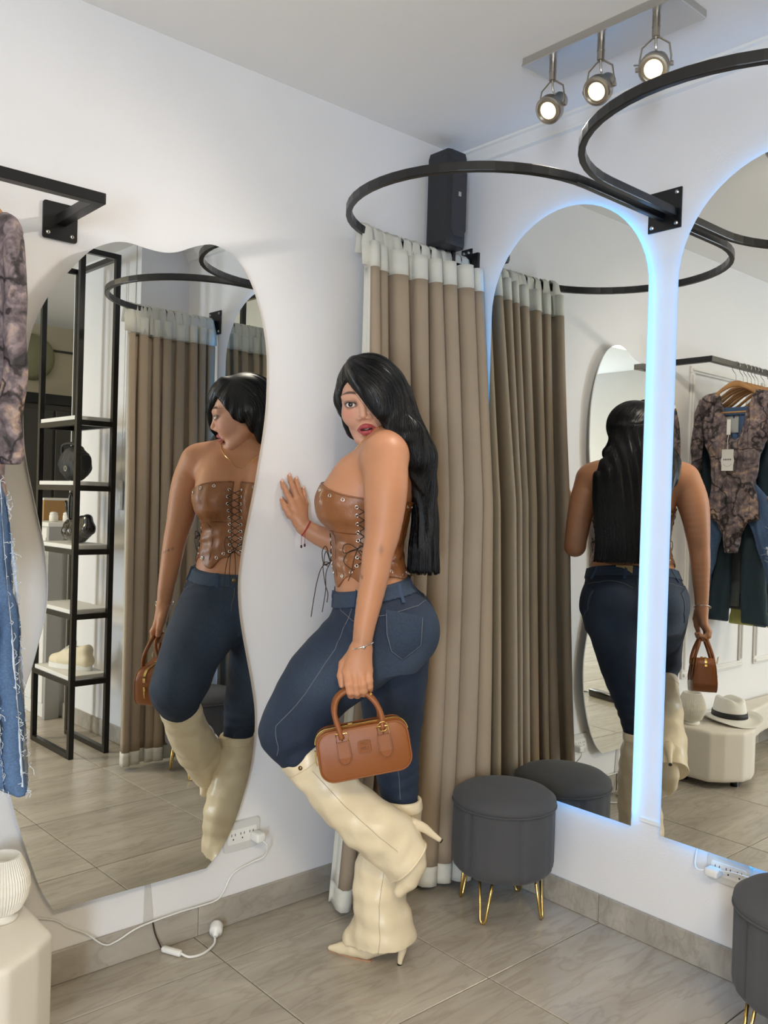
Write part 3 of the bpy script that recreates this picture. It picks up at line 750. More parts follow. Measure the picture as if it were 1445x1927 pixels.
obj('cord', tube(spline([(-1.086, -.082, .011), (-1.07, -.104, .005), (-1.03, -.108, .004), (-.985, -.085, .005), (-.968, -.062, .012)], 6), .0035, 6), M['white_plastic'], ld, True, True)
obj('lamp_socket', xf(lathe([(0, -.022), (.007, -.022), (.009, -.012), (.017, -.010), (.019, .0), (.019, .016), (.014, .024), (.008, .024), (.008, .012), (0, .012)], 18), Matrix.Translation((-.955, -.045, .020)) @ Matrix.Rotation(math.radians(70), 4, Vector((-.8, .6, 0)))), M['white_plastic'], ld, True, True)
obj('dark_lead', tube(spline([(-1.114, -.024, .012), (-1.128, -.016, .05), (-1.135, -.0125, .084)], 5), .0022, 6), M['lace'], ld, True, True)
tp = tag(obj('adhesive_tape', prism([(-1.158, .082), (-1.128, .080), (-1.140, .195), (-1.156, .195)], lambda a, b: (a, -.0008, b), lambda a, b: (a, -.0024, b)), M['clear_tape']), 'strip of translucent grey tape stuck to the wall under the wavy mirror', 'tape')
ps = thing('power_strip', 'black power strip lying on the open floor, seen in the mirrors', 'power strip', (-2.66, -1.25, 0), math.radians(80))
obj('strip_body', box((-.12, -.03, 0), (.12, .03, .045), .008, 2), M['blackg'], ps, smooth=True)
obj('cable', tube(spline([(-.12, 0, .02), (-.2, .02, .006), (-.35, -.1, .005), (-.6, -.05, .005), (-.9, -.2, .005)], 6), .004, 6), M['black'], ps)

# ================================================================== CLOTHES RAIL ON THE LEFT WALL
BZ = 1.928; BY = -.228
rl = thing('clothes_rail', 'black square-tube clothes rail fixed to the left wall', 'clothes rail', (-1.43, 0, BZ))
P = [(-1.432, -.004, BZ), (-1.413, BY, BZ), (-3.1, BY - .0, BZ), (-3.1, -.004, BZ)]
o = obj('rail', join(box((-1.4435, BY - .012, BZ - .0125), (-1.418, -.004, BZ + .0125), .001, 1), box((-3.1, BY - .0125, BZ - .0124), (-1.42, BY + .0125, BZ + .0124), .001, 1), box((-3.1, BY, BZ - .0125), (-3.075, -.004, BZ + .0125), .001, 1)), M['black'], rl, True)
for xx in (-1.433, -3.088):
    p = obj('wall_plate', prism(rrect(.086, .092, .006, 3), lambda a, b: (xx + a, 0, BZ - .004 + b), lambda a, b: (xx + a, -.006, BZ - .004 + b)), M['black'], rl, True)
    for dx, dz in ((-1, -1), (1, -1), (1, 1)):
        obj('bolt', ring((xx + dx * .03, -.0065, BZ - .004 + dz * .032), (0, 1, 0), .0035, .0022, 10, 5), M['steel'], p, True)

def make_hanger(label):
    t = thing('wooden_hanger', label, 'hanger', group='wooden hangers on the clothes rail')
    # local frame: plane x = 0, hook over the rail at z = 0
    arc = [(0, .205 * math.sin(a), -.105 - .075 * (1 - math.cos(a)) * 1.6) for a in np.linspace(-1.45, 1.45, 17)]
    body = spline([(0, -.150, -.168), (0, -.12, -.150), (0, -.07, -.112), (0, -.025, -.088), (0, 0, -.084), (0, .025, -.088), (0, .07, -.112), (0, .12, -.150), (0, .150, -.168)], 4)
    sc_ = [.6 + .55 * math.exp(-(p.y / .05) ** 2) for p in body]
    obj('body', sweep(body, circ(.012, 8, .007), up=(1, 0, 0), scales=sc_) if False else sweep(body, [(a, b) for a, b in circ(.006, 8, .013)], up=(1, 0, 0), scales=sc_), M['wood'], t, smooth=True)
    obj('trouser_bar', cyl((0, -.135, -.215), (0, .135, -.215), .0045, 8), M['wood'], t, smooth=True)
    for s in (-1, 1): obj('bar_end', cyl((0, .135 * s, -.215), (0, .14 * s, -.168), .004, 6), M['wood'], t)
    obj('hook', tube(spline([(0, 0, -.085), (0, .0, -.045), (0, .017, -.018), (0, .0185, .004), (0, .006, .0165), (0, -.008, .0155), (0, -.0185, .003), (0, -.017, -.006)], 5), .0016, 6), M['chrome'], t, smooth=True)
    return t
hx = [-1.665, -1.735, -1.775, -1.815, -1.85, -1.885, -1.95, -2.02, -2.10, -2.18]
hlab = ['wooden hanger inside the camouflage bodysuit, first on the rail'] + ['wooden hanger %s behind the camouflage bodysuit, counted along the rail' % s for s in ('directly', 'second', 'third', 'fourth', 'fifth', 'sixth', 'seventh', 'eighth', 'ninth')]
h0 = make_hanger(hlab[0])
for i, x in enumerate(hx):
    h = h0 if i == 0 else copy_tree(h0)
    h.location = (x, BY, BZ); h['label'] = hlab[i]; h.rotation_euler = (0, 0, random.uniform(-.05, .05) if i else .0)

# camouflage bodysuit: torso narrowing to a snap crotch, two hanging sleeves
cs = thing('camouflage_bodysuit', 'long-sleeved forest camouflage bodysuit on the first hanger', 'bodysuit', (-1.676, BY, 1.2))
def cw(P): return [(y, z) for y, z in P]
torso = [(-.145, .605), (-.085, .615), (-.02, .40), (.0, .385), (.02, .40), (.085, .615), (.145, .605), (.185, .575), (.165, .42), (.125, .32), (.105, .20), (.125, .05), (.13, .02), (.07, .0), (.045, -.06), (.03, -.14), (-.03, -.14), (-.045, -.06), (-.07, .0), (-.13, .02), (-.125, .05), (-.105, .20), (-.125, .32), (-.165, .42), (-.185, .575)]
v, q = pillow(torso, .026, .05, .005, .006, 3)
obj('torso_panel', (v, q), M['camo'], cs, smooth=True)
for s in (-1, 1):
    sl = [(-.12, .61), (-.165, .595), (-.203, .52), (-.218, .36), (-.218, .22), (-.212, .105), (-.165, .105), (-.165, .22), (-.158, .36), (-.14, .46), (-.12, .53)]
    sl = [(y * (1 if s < 0 else -1), z + (.0 if s < 0 else -.06 * max(0, (.5 - z) / .4))) for y, z in sl]
    v, q = pillow(sl, .022, .03, .005, .005, 5 + s)
    so = obj('sleeve', (v, q), M['camo'], cs, smooth=True); so.location = (0, 0, 0)
    zc = .1065 if s < 0 else .1065 - .06
    yc = -.1885 if s < 0 else .1885
    cf = obj('cuff', tube([(0, yc - .024, zc + .012), (0, yc + .024, zc + .012)], .013, 8) if False else box((-.016, yc - .026, zc - .004), (.016, yc + .026, zc + .022), .006, 2), M['camo'], so, smooth=True)
obj('neck_lining', xf(box((-.028, -.085, .42), (-.020, .085, .53), .003, 1), Matrix.Identity(4)), mat('grey_lining', (.42, .43, .43), .8), cs)
obj('snap', ring((.03, 0, -.125), (1, 0, 0), .004, .002, 8, 5), M['steel'], cs)
tg = thing('price_tag', 'white price tag hanging from the camouflage bodysuit neckline', 'tag', (-1.612, BY, 1.55))
obj('tag_loop', tube([(0, 0, -.012), (-.004, .004, .03), (-.006, .0, .06)], .0012, 5), M['paper'], tg)
obj('care_label', box((-.003, -.009, .055), (-.001, .009, .125)), M['paper'], tg)
tgp = [(-.028, -.012), (.028, -.012), (.028, -.045), (.032, -.065), (.028, -.085), (.028, -.11), (-.028, -.11), (-.028, -.085), (-.032, -.065), (-.028, -.045)]
tc_ = obj('card', prism(tgp, lambda a, b: (-.001, a, b), lambda a, b: (.001, a, b)), M['paper'], tg)
for k in range(5): obj('print_mark', box((.001, -.018 + k * .008, -.062), (.0013, -.013 + k * .008, -.055)), M['ink'], tc_)
obj('print_line', tube([(.0012, .022 * math.sin(a), -.068 - .022 * math.cos(a)) for a in np.linspace(-1.1, 1.1, 9)], .0005, 4), M['ink'], tc_)

# jeans on the hangers
def jeans_poly(w=.20, top=1.72, bot=.70, leg=.11, flare=.13, split=1.38, dy=0.0, spread=.0):
    """both legs hanging, as one outline per leg in (y,z)"""
    L = [(-w + dy, top), (.0 + dy, top), (.0 + dy, split), (-.02 - spread + dy, .5 * (split + bot)), (-.03 - spread + dy, bot), (-.03 - flare - spread + dy, bot), (-.025 - leg - spread + dy, .5 * (split + bot)), (-w + dy, split + .05)]
    R = [(-y + 2 * dy, z) for y, z in L]
    return L, R
def hang_jeans(name, label, cat, x, mt, dy=0.0, rot=0.0, T=.022, **kw):
    t = thing(name, label, cat, (x, BY, .7), rot)
    Ls, Rs = jeans_poly(dy=dy, **kw)
    for s, nm in ((Ls, 'leg'), (Rs, 'leg')):
        v, q = pillow([(y, z - .7) for y, z in s], T, .04, .008, .005, int(abs(x) * 1000) + len(nm))
        obj(nm, (v, q), mt, t, smooth=True)
    obj('waistband', box((-T - .002, -.205 + dy, 1.0), (T + .002, .205 + dy, 1.04), .004, 1), mt, t)
    return t
jd = thing('distressed_jeans', 'light blue frayed flared jeans hanging behind the camouflage bodysuit', 'jeans', (-1.718, BY, .7))
mf = fray_material('frayed_denim', (.045, .085, .165), True); mb = fray_material('blue_denim', (.045, .085, .165), False)
leg1 = [(-.06, 1.02), (.0, 1.02), (.0, .68), (-.10, .42), (-.17, .20), (-.19, .0), (-.375, .0), (-.338, .14), (-.295, .28), (-.25, .43), (-.215, .55), (-.155, .615), (-.06, .72)]
v, q = pillow(leg1, .024, .04, .006, .006, 21); l1 = obj('leg', (v, q), mb, jd, smooth=True); l1.location = (.012, 0, 0)
leg2 = [(-y, z) for y, z in leg1]
leg2 = [(min(y * .72, .19), z) for y, z in leg2]
v, q = pillow(leg2, .024, .04, .006, .006, 22); obj('leg', (v, q), mb, jd, smooth=True)
# ragged white fray strips running down the outer leg
rg = np.random.default_rng(5)
def fray(path, w, nth):
    V = []; Fc = []; P = spline(path, 14)
    for i, p in enumerate(P):
        ww = w * (.6 + .8 * rg.random())
        V += [(p.x, p.y - ww, p.z), (p.x + .003, p.y, p.z), (p.x, p.y + ww, p.z)]
    for i in range(len(P) - 1):
        Fc += [(i * 3, i * 3 + 1, i * 3 + 4, i * 3 + 3), (i * 3 + 1, i * 3 + 2, i * 3 + 5, i * 3 + 4)]
    parts = [(V, Fc)]
    for _ in range(nth):
        p = P[rg.integers(len(P))]; d = Vector((rg.normal() * .004, rg.normal() * .014, rg.normal() * .010))
        parts.append(tube([p + Vector((.002, 0, 0)), p + d * .6 + Vector((.005, 0, 0)), p + d], .0006, 4))
    return join(*parts)
mw = mat('white_fray', (.62, .68, .76), .95, bump=(500, .8, .002))
for path, w_ in (([(.018, -.200, .54), (.020, -.225, .46), (.0235, -.245, .40), (.022, -.272, .31), (.022, -.300, .20), (.022, -.330, .08), (.020, -.345, .012)], .009), ([(.022, -.175, .50), (.0245, -.20, .42), (.025, -.225, .33), (.025, -.262, .20), (.025, -.292, .08), (.025, -.300, .012)], .009), ([(.025, -.17, .40), (.025, -.19, .30), (.025, -.222, .18), (.025, -.25, .06), (.025, -.255, .012)], .008)):
    obj('fray_strip', fray([(a + .001, b, c) for a, b, c in path], w_, 90), mw, l1)
    obj('fray_strip', fray([(-a - .002, b, c) for a, b, c in path], w_ * 1.5, 220), mw, l1)
obj('fray_hem', fray([(.012, -.372, .012), (.022, -.33, .006), (.022, -.27, .006), (.018, -.21, .008)], .006, 60), mw, l1)
obj('fray_edge', fray([(.004, -.207, .57), (.004, -.246, .42), (.004, -.296, .28), (.004, -.338, .14), (.004, -.372, .02)], .005, 60), mw, l1)
obj('waistband', box((-.026, -.062, 1.0), (.026, .12, 1.04), .004, 1), mb, jd)
hang_jeans('hanging_jeans', 'dark teal jeans hanging directly behind the camouflage bodysuit', 'jeans', -1.775, mat('teal_denim', (.022, .045, .062), .8, bump=(600, .3, .001), var=(4, .25)), dy=.02, bot=.73)
hang_jeans('hanging_jeans', 'grey faded jeans hanging on the rail', 'jeans', -1.835, mat('grey_denim', (.10, .115, .12), .8, bump=(600, .3, .001), var=(4, .25)), dy=.0, bot=.80)
hang_jeans('hanging_jeans', 'black jeans hanging on the rail beside the grey pair', 'jeans', -1.89, mat('black_denim', (.015, .015, .017), .8, bump=(600, .3, .001)), dy=-.01, bot=.78)
hang_jeans('hanging_trousers', 'yellow-green trousers hanging on the rail behind the denim', 'trousers', -1.955, mat('lime_cloth', (.42, .42, .13), .8, bump=(300, .2, .001)), dy=-.02, bot=.70)
hang_jeans('hanging_jeans', 'wide mid-blue jeans hanging on the rail, right of the bodysuit', 'jeans', -2.03, mat('mid_denim', (.07, .11, .16), .8, bump=(600, .3, .001), var=(4, .2)), dy=-.05, bot=.69, flare=.16, leg=.15)
hang_jeans('hanging_jeans', 'navy jeans hanging on the rail, the farthest pair', 'jeans', -2.14, mat('navy_denim', (.02, .03, .06), .8, bump=(600, .3, .001), var=(4, .2)), dy=0, bot=.72)

# ------------------------------------------------------------------ wavy display plinth, vase and hat
plan = [(-1.500, -.02), (-1.500, -.245), (-1.55, -.295), (-1.63, -.345), (-1.70, -.35), (-1.78, -.325), (-1.9, -.24), (-2.1, -.16), (-2.35, -.125), (-2.6, -.155), (-2.8, -.25), (-2.95, -.33), (-3.1, -.33), (-3.2, -.25), (-3.2, -.02)]
S = Sdf()
def pl_f(x, y, z):
    d2 = poly_sdf(x[:, :, 0], y[:, :, 0], plan)[:, :, None]
    dz = np.abs(z - .147) - .114
    q = np.maximum(d2 + .008, dz + .008); q = np.minimum(q, 0) + np.sqrt(np.maximum(d2 + .008, 0) ** 2 + np.maximum(dz + .008, 0) ** 2) - .008
    ar = np.sqrt(((x + 2.35) / 3.9) ** 2 + ((z - .0) / 1.0) ** 2) - .125
    return np.maximum(q, -ar)
S.p.append((pl_f, np.array([-3.25, -.4, 0]), np.array([-1.45, 0, .3]), 0, 'u'))
pt_ = thing('display_plinth', 'low cream wavy-fronted display plinth along the left wall', 'plinth', (-2.2, -.15, 0))
obj('body', S.mesh((-3.24, -.39, .0), (-1.46, .0, .30), .0085, 1), M['plinth'], pt_, True, True)
for x, y in ((-1.57, -.09), (-1.66, -.29), (-3.1, -.28), (-3.12, -.08)):
    obj('foot', cyl((x, y, .0), (x, y, .04), .02, 12), M['black'], pt_, True)
vs = thing('ribbed_vase', 'small white ribbed ceramic vase on the plinth at the left edge', 'vase', (-1.573, -.115, .2615))
n = 60; pf = [(.030, .0), (.036, .003), (.036, .012), (.034, .016), (.046, .026), (.058, .05), (.063, .075), (.060, .10), (.050, .125), (.042, .142), (.041, .146), (.037, .146), (.037, .12), (.0, .10)]
V = []; m = len(pf)
for k in range(2 * n):
    a = PI * k / n
    for i, (r, z) in enumerate(pf):
        e = .0018 * (1 if k % 2 else -1) if 4 <= i <= 9 else 0
        V.append(((r + e) * math.cos(a), (r + e) * math.sin(a), z))
Fc = [(k * m + i, ((k + 1) % (2 * n)) * m + i, ((k + 1) % (2 * n)) * m + i + 1, k * m + i + 1) for k in range(2 * n) for i in range(m - 1)] + [tuple(k * m for k in range(2 * n))[::-1]]
obj('vessel', (V, Fc), M['vase'], vs)
obj('base_ring', lathe([(.037, .0), (.039, .004), (.037, .014), (.030, .014)], 32), M['vase'], vs, smooth=True)
ht = thing('panama_hat', 'white fedora hat with black band lying on the plinth', 'hat', (-1.80, -.185, .262), math.radians(35))
V = []; Fc = []; n = 56
rows = [(.001, .045), (.02, .047), (.045, .050), (.062, .0515), (.075, .1), (.0, .0)]
def hat_pt(a, t):
    ca, sa = math.cos(a), math.sin(a)
    if t <= 1:      # crown from top centre (0) to base (1)
        if t < .45:
            r = t / .45; x = .062 * r * ca; y = .075 * r * sa
            z = .108 + .012 * (y / .075) ** 2 * 1.0 - .028 * math.exp(-(x / .022) ** 2) * (1 - .4 * r) + (-.012 * r ** 6)
            return x, y, z
        r = (t - .45) / .55; x = (.062 + .014 * r) * ca; y = (.075 + .018 * r) * sa
        pin = .010 * math.exp(-((a - 1.05) / .3) ** 2) + .010 * math.exp(-((a - 2.09) / .3) ** 2)
        x *= 1 - pin * 12 * (1 - r) * .6
        z0 = .108 + .012 * (sa) ** 2 - .028 * math.exp(-((.062 * ca) / .022) ** 2) * .6 - .012
        return x, y, z0 * (1 - r) + .018 * r
    r = t - 1
    R = 1 + .85 * r; x = .076 * R * ca; y = .093 * R * sa
    z = .018 - .014 * math.sin(r * PI * .6) + .020 * r ** 2 * abs(ca) ** 2 - .006 * r
    return x, y, max(z, .0015 + .03 * r ** 2 * abs(ca) ** 2)
ts = [0.02, .1, .2, .3, .38, .45, .55, .65, .75, .88, 1.0, 1.1, 1.25, 1.45, 1.7, 2.0]
for t_ in ts:
    for k in range(n): V.append(hat_pt(2 * PI * k / n, t_))
for i in range(len(ts) - 1):
    for k in range(n): Fc.append((i * n + k, i * n + (k + 1) % n, (i + 1) * n + (k + 1) % n, (i + 1) * n + k))
Fc.append(tuple(range(n)))
hb = obj('hat_body', (V, Fc), M['hat'], ht, smooth=True); md = hb.modifiers.new('thickness', 'SOLIDIFY'); md.thickness = .002; md.offset = -1
V = []
for z, g in ((.020, 1.012), (.045, 1.018)):
    for k in range(n):
        a = 2 * PI * k / n; p = hat_pt(a, 1 - (z - .018) / .11 * .55 * 1.15); V.append((p[0] * g + .001 * math.cos(a), p[1] * g + .001 * math.sin(a), z))
bo = obj('hat_band', (V, [(k, (k + 1) % n, n + (k + 1) % n, n + k) for k in range(n)]), M['hatband'], ht, smooth=True); md = bo.modifiers.new('thickness', 'SOLIDIFY'); md.thickness = .0015; md.offset = 1

# ------------------------------------------------------------------ tall black shelf rack (seen in the wavy mirror)
rk = thing('shelf_rack', 'tall narrow black metal rack with white shelves, seen in the wavy mirror', 'shelf rack', (-.475, -2.10, 0))
X0, X1, Y0, Y1 = -.088, .088, -.215, .215; TH = .0125
for x in (X0, X1):
    for y in (Y0, Y1): obj('post', box((x - TH, y - TH, 0), (x + TH, y + TH, 2.40), .001, 1), M['black'], rk)
for x in (X0, X1):
    for z in (0.0, 2.375): obj('rail', box((x - TH, Y0 + TH, z), (x + TH, Y1 - TH, z + .025), .001, 1), M['black'], rk)
SHZ = (.386, .70, 1.005, 1.307, 1.615)
for z in SHZ:
    obj('shelf_frame', join(box((X0 + TH, Y0 - TH, z - .045), (X1 - TH, Y0 + TH, z - .02)), box((X0 + TH, Y1 - TH, z - .045), (X1 - TH, Y1 + TH, z - .02)), box((X0 - TH, Y0 + TH, z - .045), (X0 + TH, Y1 - TH, z - .02)), box((X1 - TH, Y0 + TH, z - .045), (X1 + TH, Y1 - TH, z - .02))), M['black'], rk)
    obj('shelf_board', box((X0 - .008, Y0 + .014, z - .02), (X1 + .008, Y1 - .014, z), .0015, 1), M['shelf'], rk)
for y in (Y0, Y1): obj('rail', box((X0 + TH, y - TH, 2.375), (X1 - TH, y + TH, 2.40), .001, 1), M['black'], rk)
# white sneaker on the lowest shelf
sk = thing('white_sneaker', 'cream lace-up sneaker on the lowest shelf of the black rack', 'shoe', (-.475, -2.10, .387), math.radians(-112))
S = Sdf()
S.chain([(-.105, 0, .045), (-.04, 0, .045), (.05, 0, .038), (.105, .004, .032)], [.036, .038, .040, .030], .02)
S.chain([(-.10, 0, .095), (-.05, 0, .088), (.03, 0, .06)], [.033, .032, .03], .02)
S.cone((-.095, 0, .145), (-.045, 0, .125), .022, .024, .010, 's')
S.fn(lambda x, y, z: .004 - z + 0 * x + 0 * y)
obj('upper', S.mesh((-.16, -.06, -.01), (.16, .06, .15), .005, 1), M['sneaker'], sk, smooth=True)
sole_o = [(.0 + .137 * math.cos(a) * (1 if abs(a) else 1), .044 * math.sin(a) * (1.0 + .12 * math.cos(a))) for a in np.linspace(0, 2 * PI, 40)[:-1]]
obj('sole', prism(sole_o, lambda a, b: (a, b, 0), lambda a, b: (a * .99, b * .98, .024)), M['shelf'], sk)
obj('tongue', box((-.02, -.02, .10), (-.008, .02, .135), .004, 2), M['sneaker'], sk)
for k in range(5): obj('lace', tube(spline([(.005 + k * .014, -.026, .085 - k * .007), (.008 + k * .014, 0, .112 - k * .009), (.005 + k * .014, .026, .085 - k * .007)], 5), .0028, 6), M['paper'], sk)
# black handbags on the shelves
b1 = thing('ruched_handbag', 'matt black ruched handbag on the upper shelf of the black rack', 'handbag', (-.475, -2.10, 1.308))
S = Sdf()
S.ell((0, .0, .075), (.062, .125, .075), .02); S.chain([(0, -.085, .10), (0, 0, .135), (0, .085, .10)], [.04, .045, .04], .03)
S.fn(lambda x, y, z: .0022 * wnoise(x, y, z, 90, 4) + .0025 * np.sin(y * 260 + 2 * wnoise(x, y, z, 20, 3)) * np.clip((z - .03) / .05, 0, 1), 'd'); S.fn(lambda x, y, z: .002 - z + 0 * x + 0 * y)
obj('pouch', S.mesh((-.11, -.17, -.01), (.11, .17, .20), .006, 1), M['hatband'], b1, smooth=True)
obj('clasp', ring((-.066, .035, .06), (1, 0, 0), .012, .003, 14, 6), M['steel'], b1)
obj('handle', tube(spline([(-.02, -.1, .1), (-.03, -.09, .17), (-.03, 0, .185), (-.03, .09, .165), (-.02, .1, .1)], 6), .008, 8), M['hatband'], b1, smooth=True)
b2 = thing('patent_handbag', 'glossy black buckled handbag with upright handle on the middle shelf', 'handbag', (-.465, -2.07, 1.006))
S = Sdf(); S.chain([(0, -.10, .05), (0, .02, .045), (0, .11, .075)], [.042, .045, .035], .03); S.chain([(0, -.09, .09), (0, .1, .12)], [.028, .024], .03)
S.fn(lambda x, y, z: .0012 * wnoise(x, y, z, 90, 9), 'd'); S.fn(lambda x, y, z: .002 - z + 0 * x + 0 * y)
obj('pouch', S.mesh((-.08, -.17, -.01), (.08, .18, .19), .005, 1), M['blackg'], b2, smooth=True)
obj('handle', tube(spline([(-.015, .03, .10), (-.02, .0, .17), (-.02, -.035, .235), (-.02, -.06, .235), (-.02, -.07, .17), (-.015, -.075, .10)], 6), .0065, 8), M['blackg'], b2, smooth=True)
obj('strap', tube(spline([(.0, -.10, .10), (.0, -.14, .16), (0, -.155, .205)], 5), .006, 8), M['blackg'], b2, smooth=True)
for yy in (-.06, 0.0, .06): obj('buckle', ring((-.047, yy, .06), (1, 0, 0), .010, .002, 12, 5), M['steel'], b2)

# ------------------------------------------------------------------ back of the shop, seen past the rack
ct = thing('sales_counter', 'white panelled sales counter behind the black rack, seen in the wavy mirror', 'counter', (-.10, -2.92, 0))
obj('carcass', box((-.26, -.25, .0), (.26, .25, 1.06), .003, 1), M['shelf'], ct)
obj('worktop', box((-.275, -.27, 1.06), (.27, .27, 1.085), .003, 1), M['shelf'], ct)
for x in (-.23, -.075, .08): obj('front_panel', box((-.267, x, .08), (-.26, x + .135, 1.0), .003, 1), M['trim'], ct)
obj('corner_post', box((-.272, .24, 0), (-.19, .272, 1.06), .002, 1), mat('shaded_post', (.34, .33, .31), .6), ct)  # grey stands in for shade on the white counter's end panel
for k, (dx, dy) in enumerate(((-.20, .16), (-.14, .20))):
    j = thing('small_jar', ('white round jar on the counter, left one', 'white round jar on the counter, right one')[k], 'jar', (-.10 + dx, -2.92 + dy, 1.0855))
    obj('jar_body', lathe([(0, 0), (.020, 0), (.024, .006), (.024, .036), (.020, .04), (0, .04)], 20), M['vase'], j, smooth=True)
    obj('jar_lid', lathe([(.0215, .036), (.0215, .050), (.012, .056), (0, .056)], 20), M['white_plastic'], j, smooth=True)
cb = thing('card_box', 'tan cardboard box standing on the white counter', 'box', (-.12, -3.05, 1.0855))
obj('box_body', box((-.14, -.05, 0), (.12, .05, .13), .002, 1), M['orange'], cb); obj('box_rim', box((-.142, -.052, .118), (.122, .052, .132), .001, 1), M['paper'], cb)
dk = thing('tall_cabinet', 'tall charcoal cabinet at the back of the shop, seen in the wavy mirror', 'cabinet', (.08, -4.16, 0))
obj('carcass', box((-.65, -.22, 0), (.48, .22, 1.86), .003, 1), M['dark_panel'], dk)
obj('cornice', box((-.67, -.23, 1.86), (.49, .24, 1.93), .003, 1), M['black'], dk)
for x in (-.63, -.26, .11): obj('door', box((x, .22, .05), (x + .35, .235, 1.82), .003, 1), M['dark_panel'], dk)
ds = thing('wall_disc', 'round olive wall lamp above the dark cabinet, seen in the wavy mirror', 'wall lamp', (.19, -4.395, 2.24))
obj('disc', xf(lathe([(0, .05), (.13, .045), (.165, .03), (.17, .015), (.17, .0), (0, 0)], 40), Matrix.Rotation(-PI / 2, 4, 'X')), M['olive'], ds, smooth=True)
structure(obj('trim_7', box((-4.5, -4.40, 2.30), (.6, -4.385, 2.315)), M['dark_panel']))

# ================================================================== THE WOMAN (local frame: u forward, v to her left / camera, w up)
PO = (-.66, -.36, 0.0); PR = math.atan2(.662, -.749)
pr = thing('person', 'woman in brown corset top, blue jeans and cream boots, one hand against the wall', 'person', PO, PR)

# --- head frame
yaw, pit, rol = math.radians(10), math.radians(9), math.radians(8)
hf = np.array([math.sin(yaw) * math.cos(pit), math.cos(yaw) * math.cos(pit), -math.sin(pit)])
up0 = np.array([math.sin(rol), 0, math.cos(rol)]); hc = up0 - hf * (up0 @ hf); hc /= np.linalg.norm(hc); ha = np.cross(hc, hf) * -1.0
ha = np.cross(hc, hf); ha = -ha if ha[0] > 0 else ha        # her left = image right = -u
HR = np.stack([ha, hf, hc], 1); HC = np.array([.038, .010, 1.522]); HS = 1.06
def H(a, b, c): return HC + HR @ (np.array([a, b, c]) * HS)
def toH(P): return ((P - HC) @ HR) / HS

TORSO = [(.84, -.02, .105, 0, .160), (.95, .0, .112, 0, .168), (1.02, .013, .104, 0, .158), (1.08, .027, .097, 0, .140), (1.13, .030, .095, 0, .131),
         (1.18, .028, .102, 0, .134), (1.25, .013, .103, 0, .144), (1.31, .0, .094, 0, .150), (1.36, -.006, .080, 0, .150), (1.40, -.006, .058, .0, .105), (1.43, .0, .046, 0, .06)]
def torso(S, off=0.0, bust=True):
    S.loft([(r[0], r[1], r[2] + off, r[3], r[4] + off) for r in TORSO], .02)
    if bust:
        for s in (-1, 1):
            S.ell((.082, .073 * s, 1.243), (.090 + off, .078 + off, .080 + off), .03)
            S.ell((.05, .075 * s, 1.315), (.075 + off, .07 + off, .07 + off), .05)
    return S
SB = Sdf(); torso(SB)
# shoulders, neck, arms
SB.chain([(-.004, .06, 1.385), (-.008, .165, 1.366)], [.046, .058], .04)
SB.chain([(.0, -.06, 1.385), (.015, -.158, 1.362)], [.046, .056], .04)
SB.chain([(-.02, .0, 1.40), (.012, .0, 1.455)], [.062, .052], .05)
SB.chain([(-.03, .0, 1.42), (-.02, .13, 1.385)], [.045, .04], .05); SB.chain([(-.03, .0, 1.42), (-.01, -.13, 1.38)], [.045, .04], .05)
SB.chain([(-.01, .172, 1.366), (-.014, .200, 1.30), (-.014, .216, 1.235), (-.009, .228, 1.165), (.0, .236, 1.12), (.006, .243, 1.07), (.018, .250, 1.0), (.028, .257, .94), (.033, .260, .893)],
         [.058, .0575, .052, .0425, .038, .0365, .032, .026, .0235], .015, sub=3)
RA = [(.017, -.165, 1.358), (.008, -.195, 1.25), (-.002, -.212, 1.14), (.0, -.215, 1.105)]
SB.chain(RA, [.055, .049, .040, .038], .015, sub=4)
SB.chain([(.0, -.215, 1.105), (.06, -.219, 1.108), (.12, -.220, 1.122), (.18, -.217, 1.142), (.229, -.211, 1.168)], [.038, .041, .037, .030, .0235], .008, sub=3)
# legs inside the jeans
SB.chain([(-.01, .085, .90), (.12, .115, .79), (.205, .146, .650)], [.085, .065, .045], .02); SB.chain([(.205, .148, .640), (.05, .14, .455), (-.07, .13, .37)], [.042, .04, .034], .01)
SB.chain([(-.04, -.08, .90), (-.05, -.03, .62), (-.072, .015, .45), (-.060, .045, .14)], [.085, .055, .040, .028], .02)
# --- head
SH = Sdf()
def he(c, r, k=.012, op='u'): SH.ell(H(*c), np.array(r) * HS, k * HS, op, HR)
def hch(pts, rad, k=.01, op='u'): SH.chain([H(*p) for p in pts], [r * HS for r in rad], k * HS, op)
SH.chain([(-.02, .0, 1.40), (.012, .0, 1.455), tuple(H(0, -.03, -.04))], [.060, .050, .05], .02)
he((0, -.012, .035), (.073, .092, .083)); he((0, .028, -.012), (.060, .060, .078), .02)
hch([(-.047, -.005, -.042), (-.026, .045, -.086), (0, .066, -.097), (.026, .045, -.086), (.047, -.005, -.042)], [.017, .015, .0155, .015, .017], .022)
for s in (-1, 1):
    he((.037 * s, .050, -.022), (.026, .026, .026), .02)
    hch([(.012 * s, .081, .021), (.048 * s, .068, .024)], [.010, .008], .014)
    he((.031 * s, .094, .004), (.017, .016, .011), .010, 's')
    # eyelids: a slightly larger ball than the eye, opened by an almond slit
    he((.0315 * s, .0735, .004), (.0150, .0150, .0142), .004)
    hch([(.0122 * s, .0825, -.0330), (.0075 * s, .088, -.0325)], [.0072, .0070], .006)
hch([(0, .079, .016), (0, .0855, -.004), (0, .0945, -.0255)], [.0072, .0070, .0092], .010)
for s in (-1, 1): he((.0072 * s, .0895, -.0392), (.0033, .0042, .003), .003, 's')
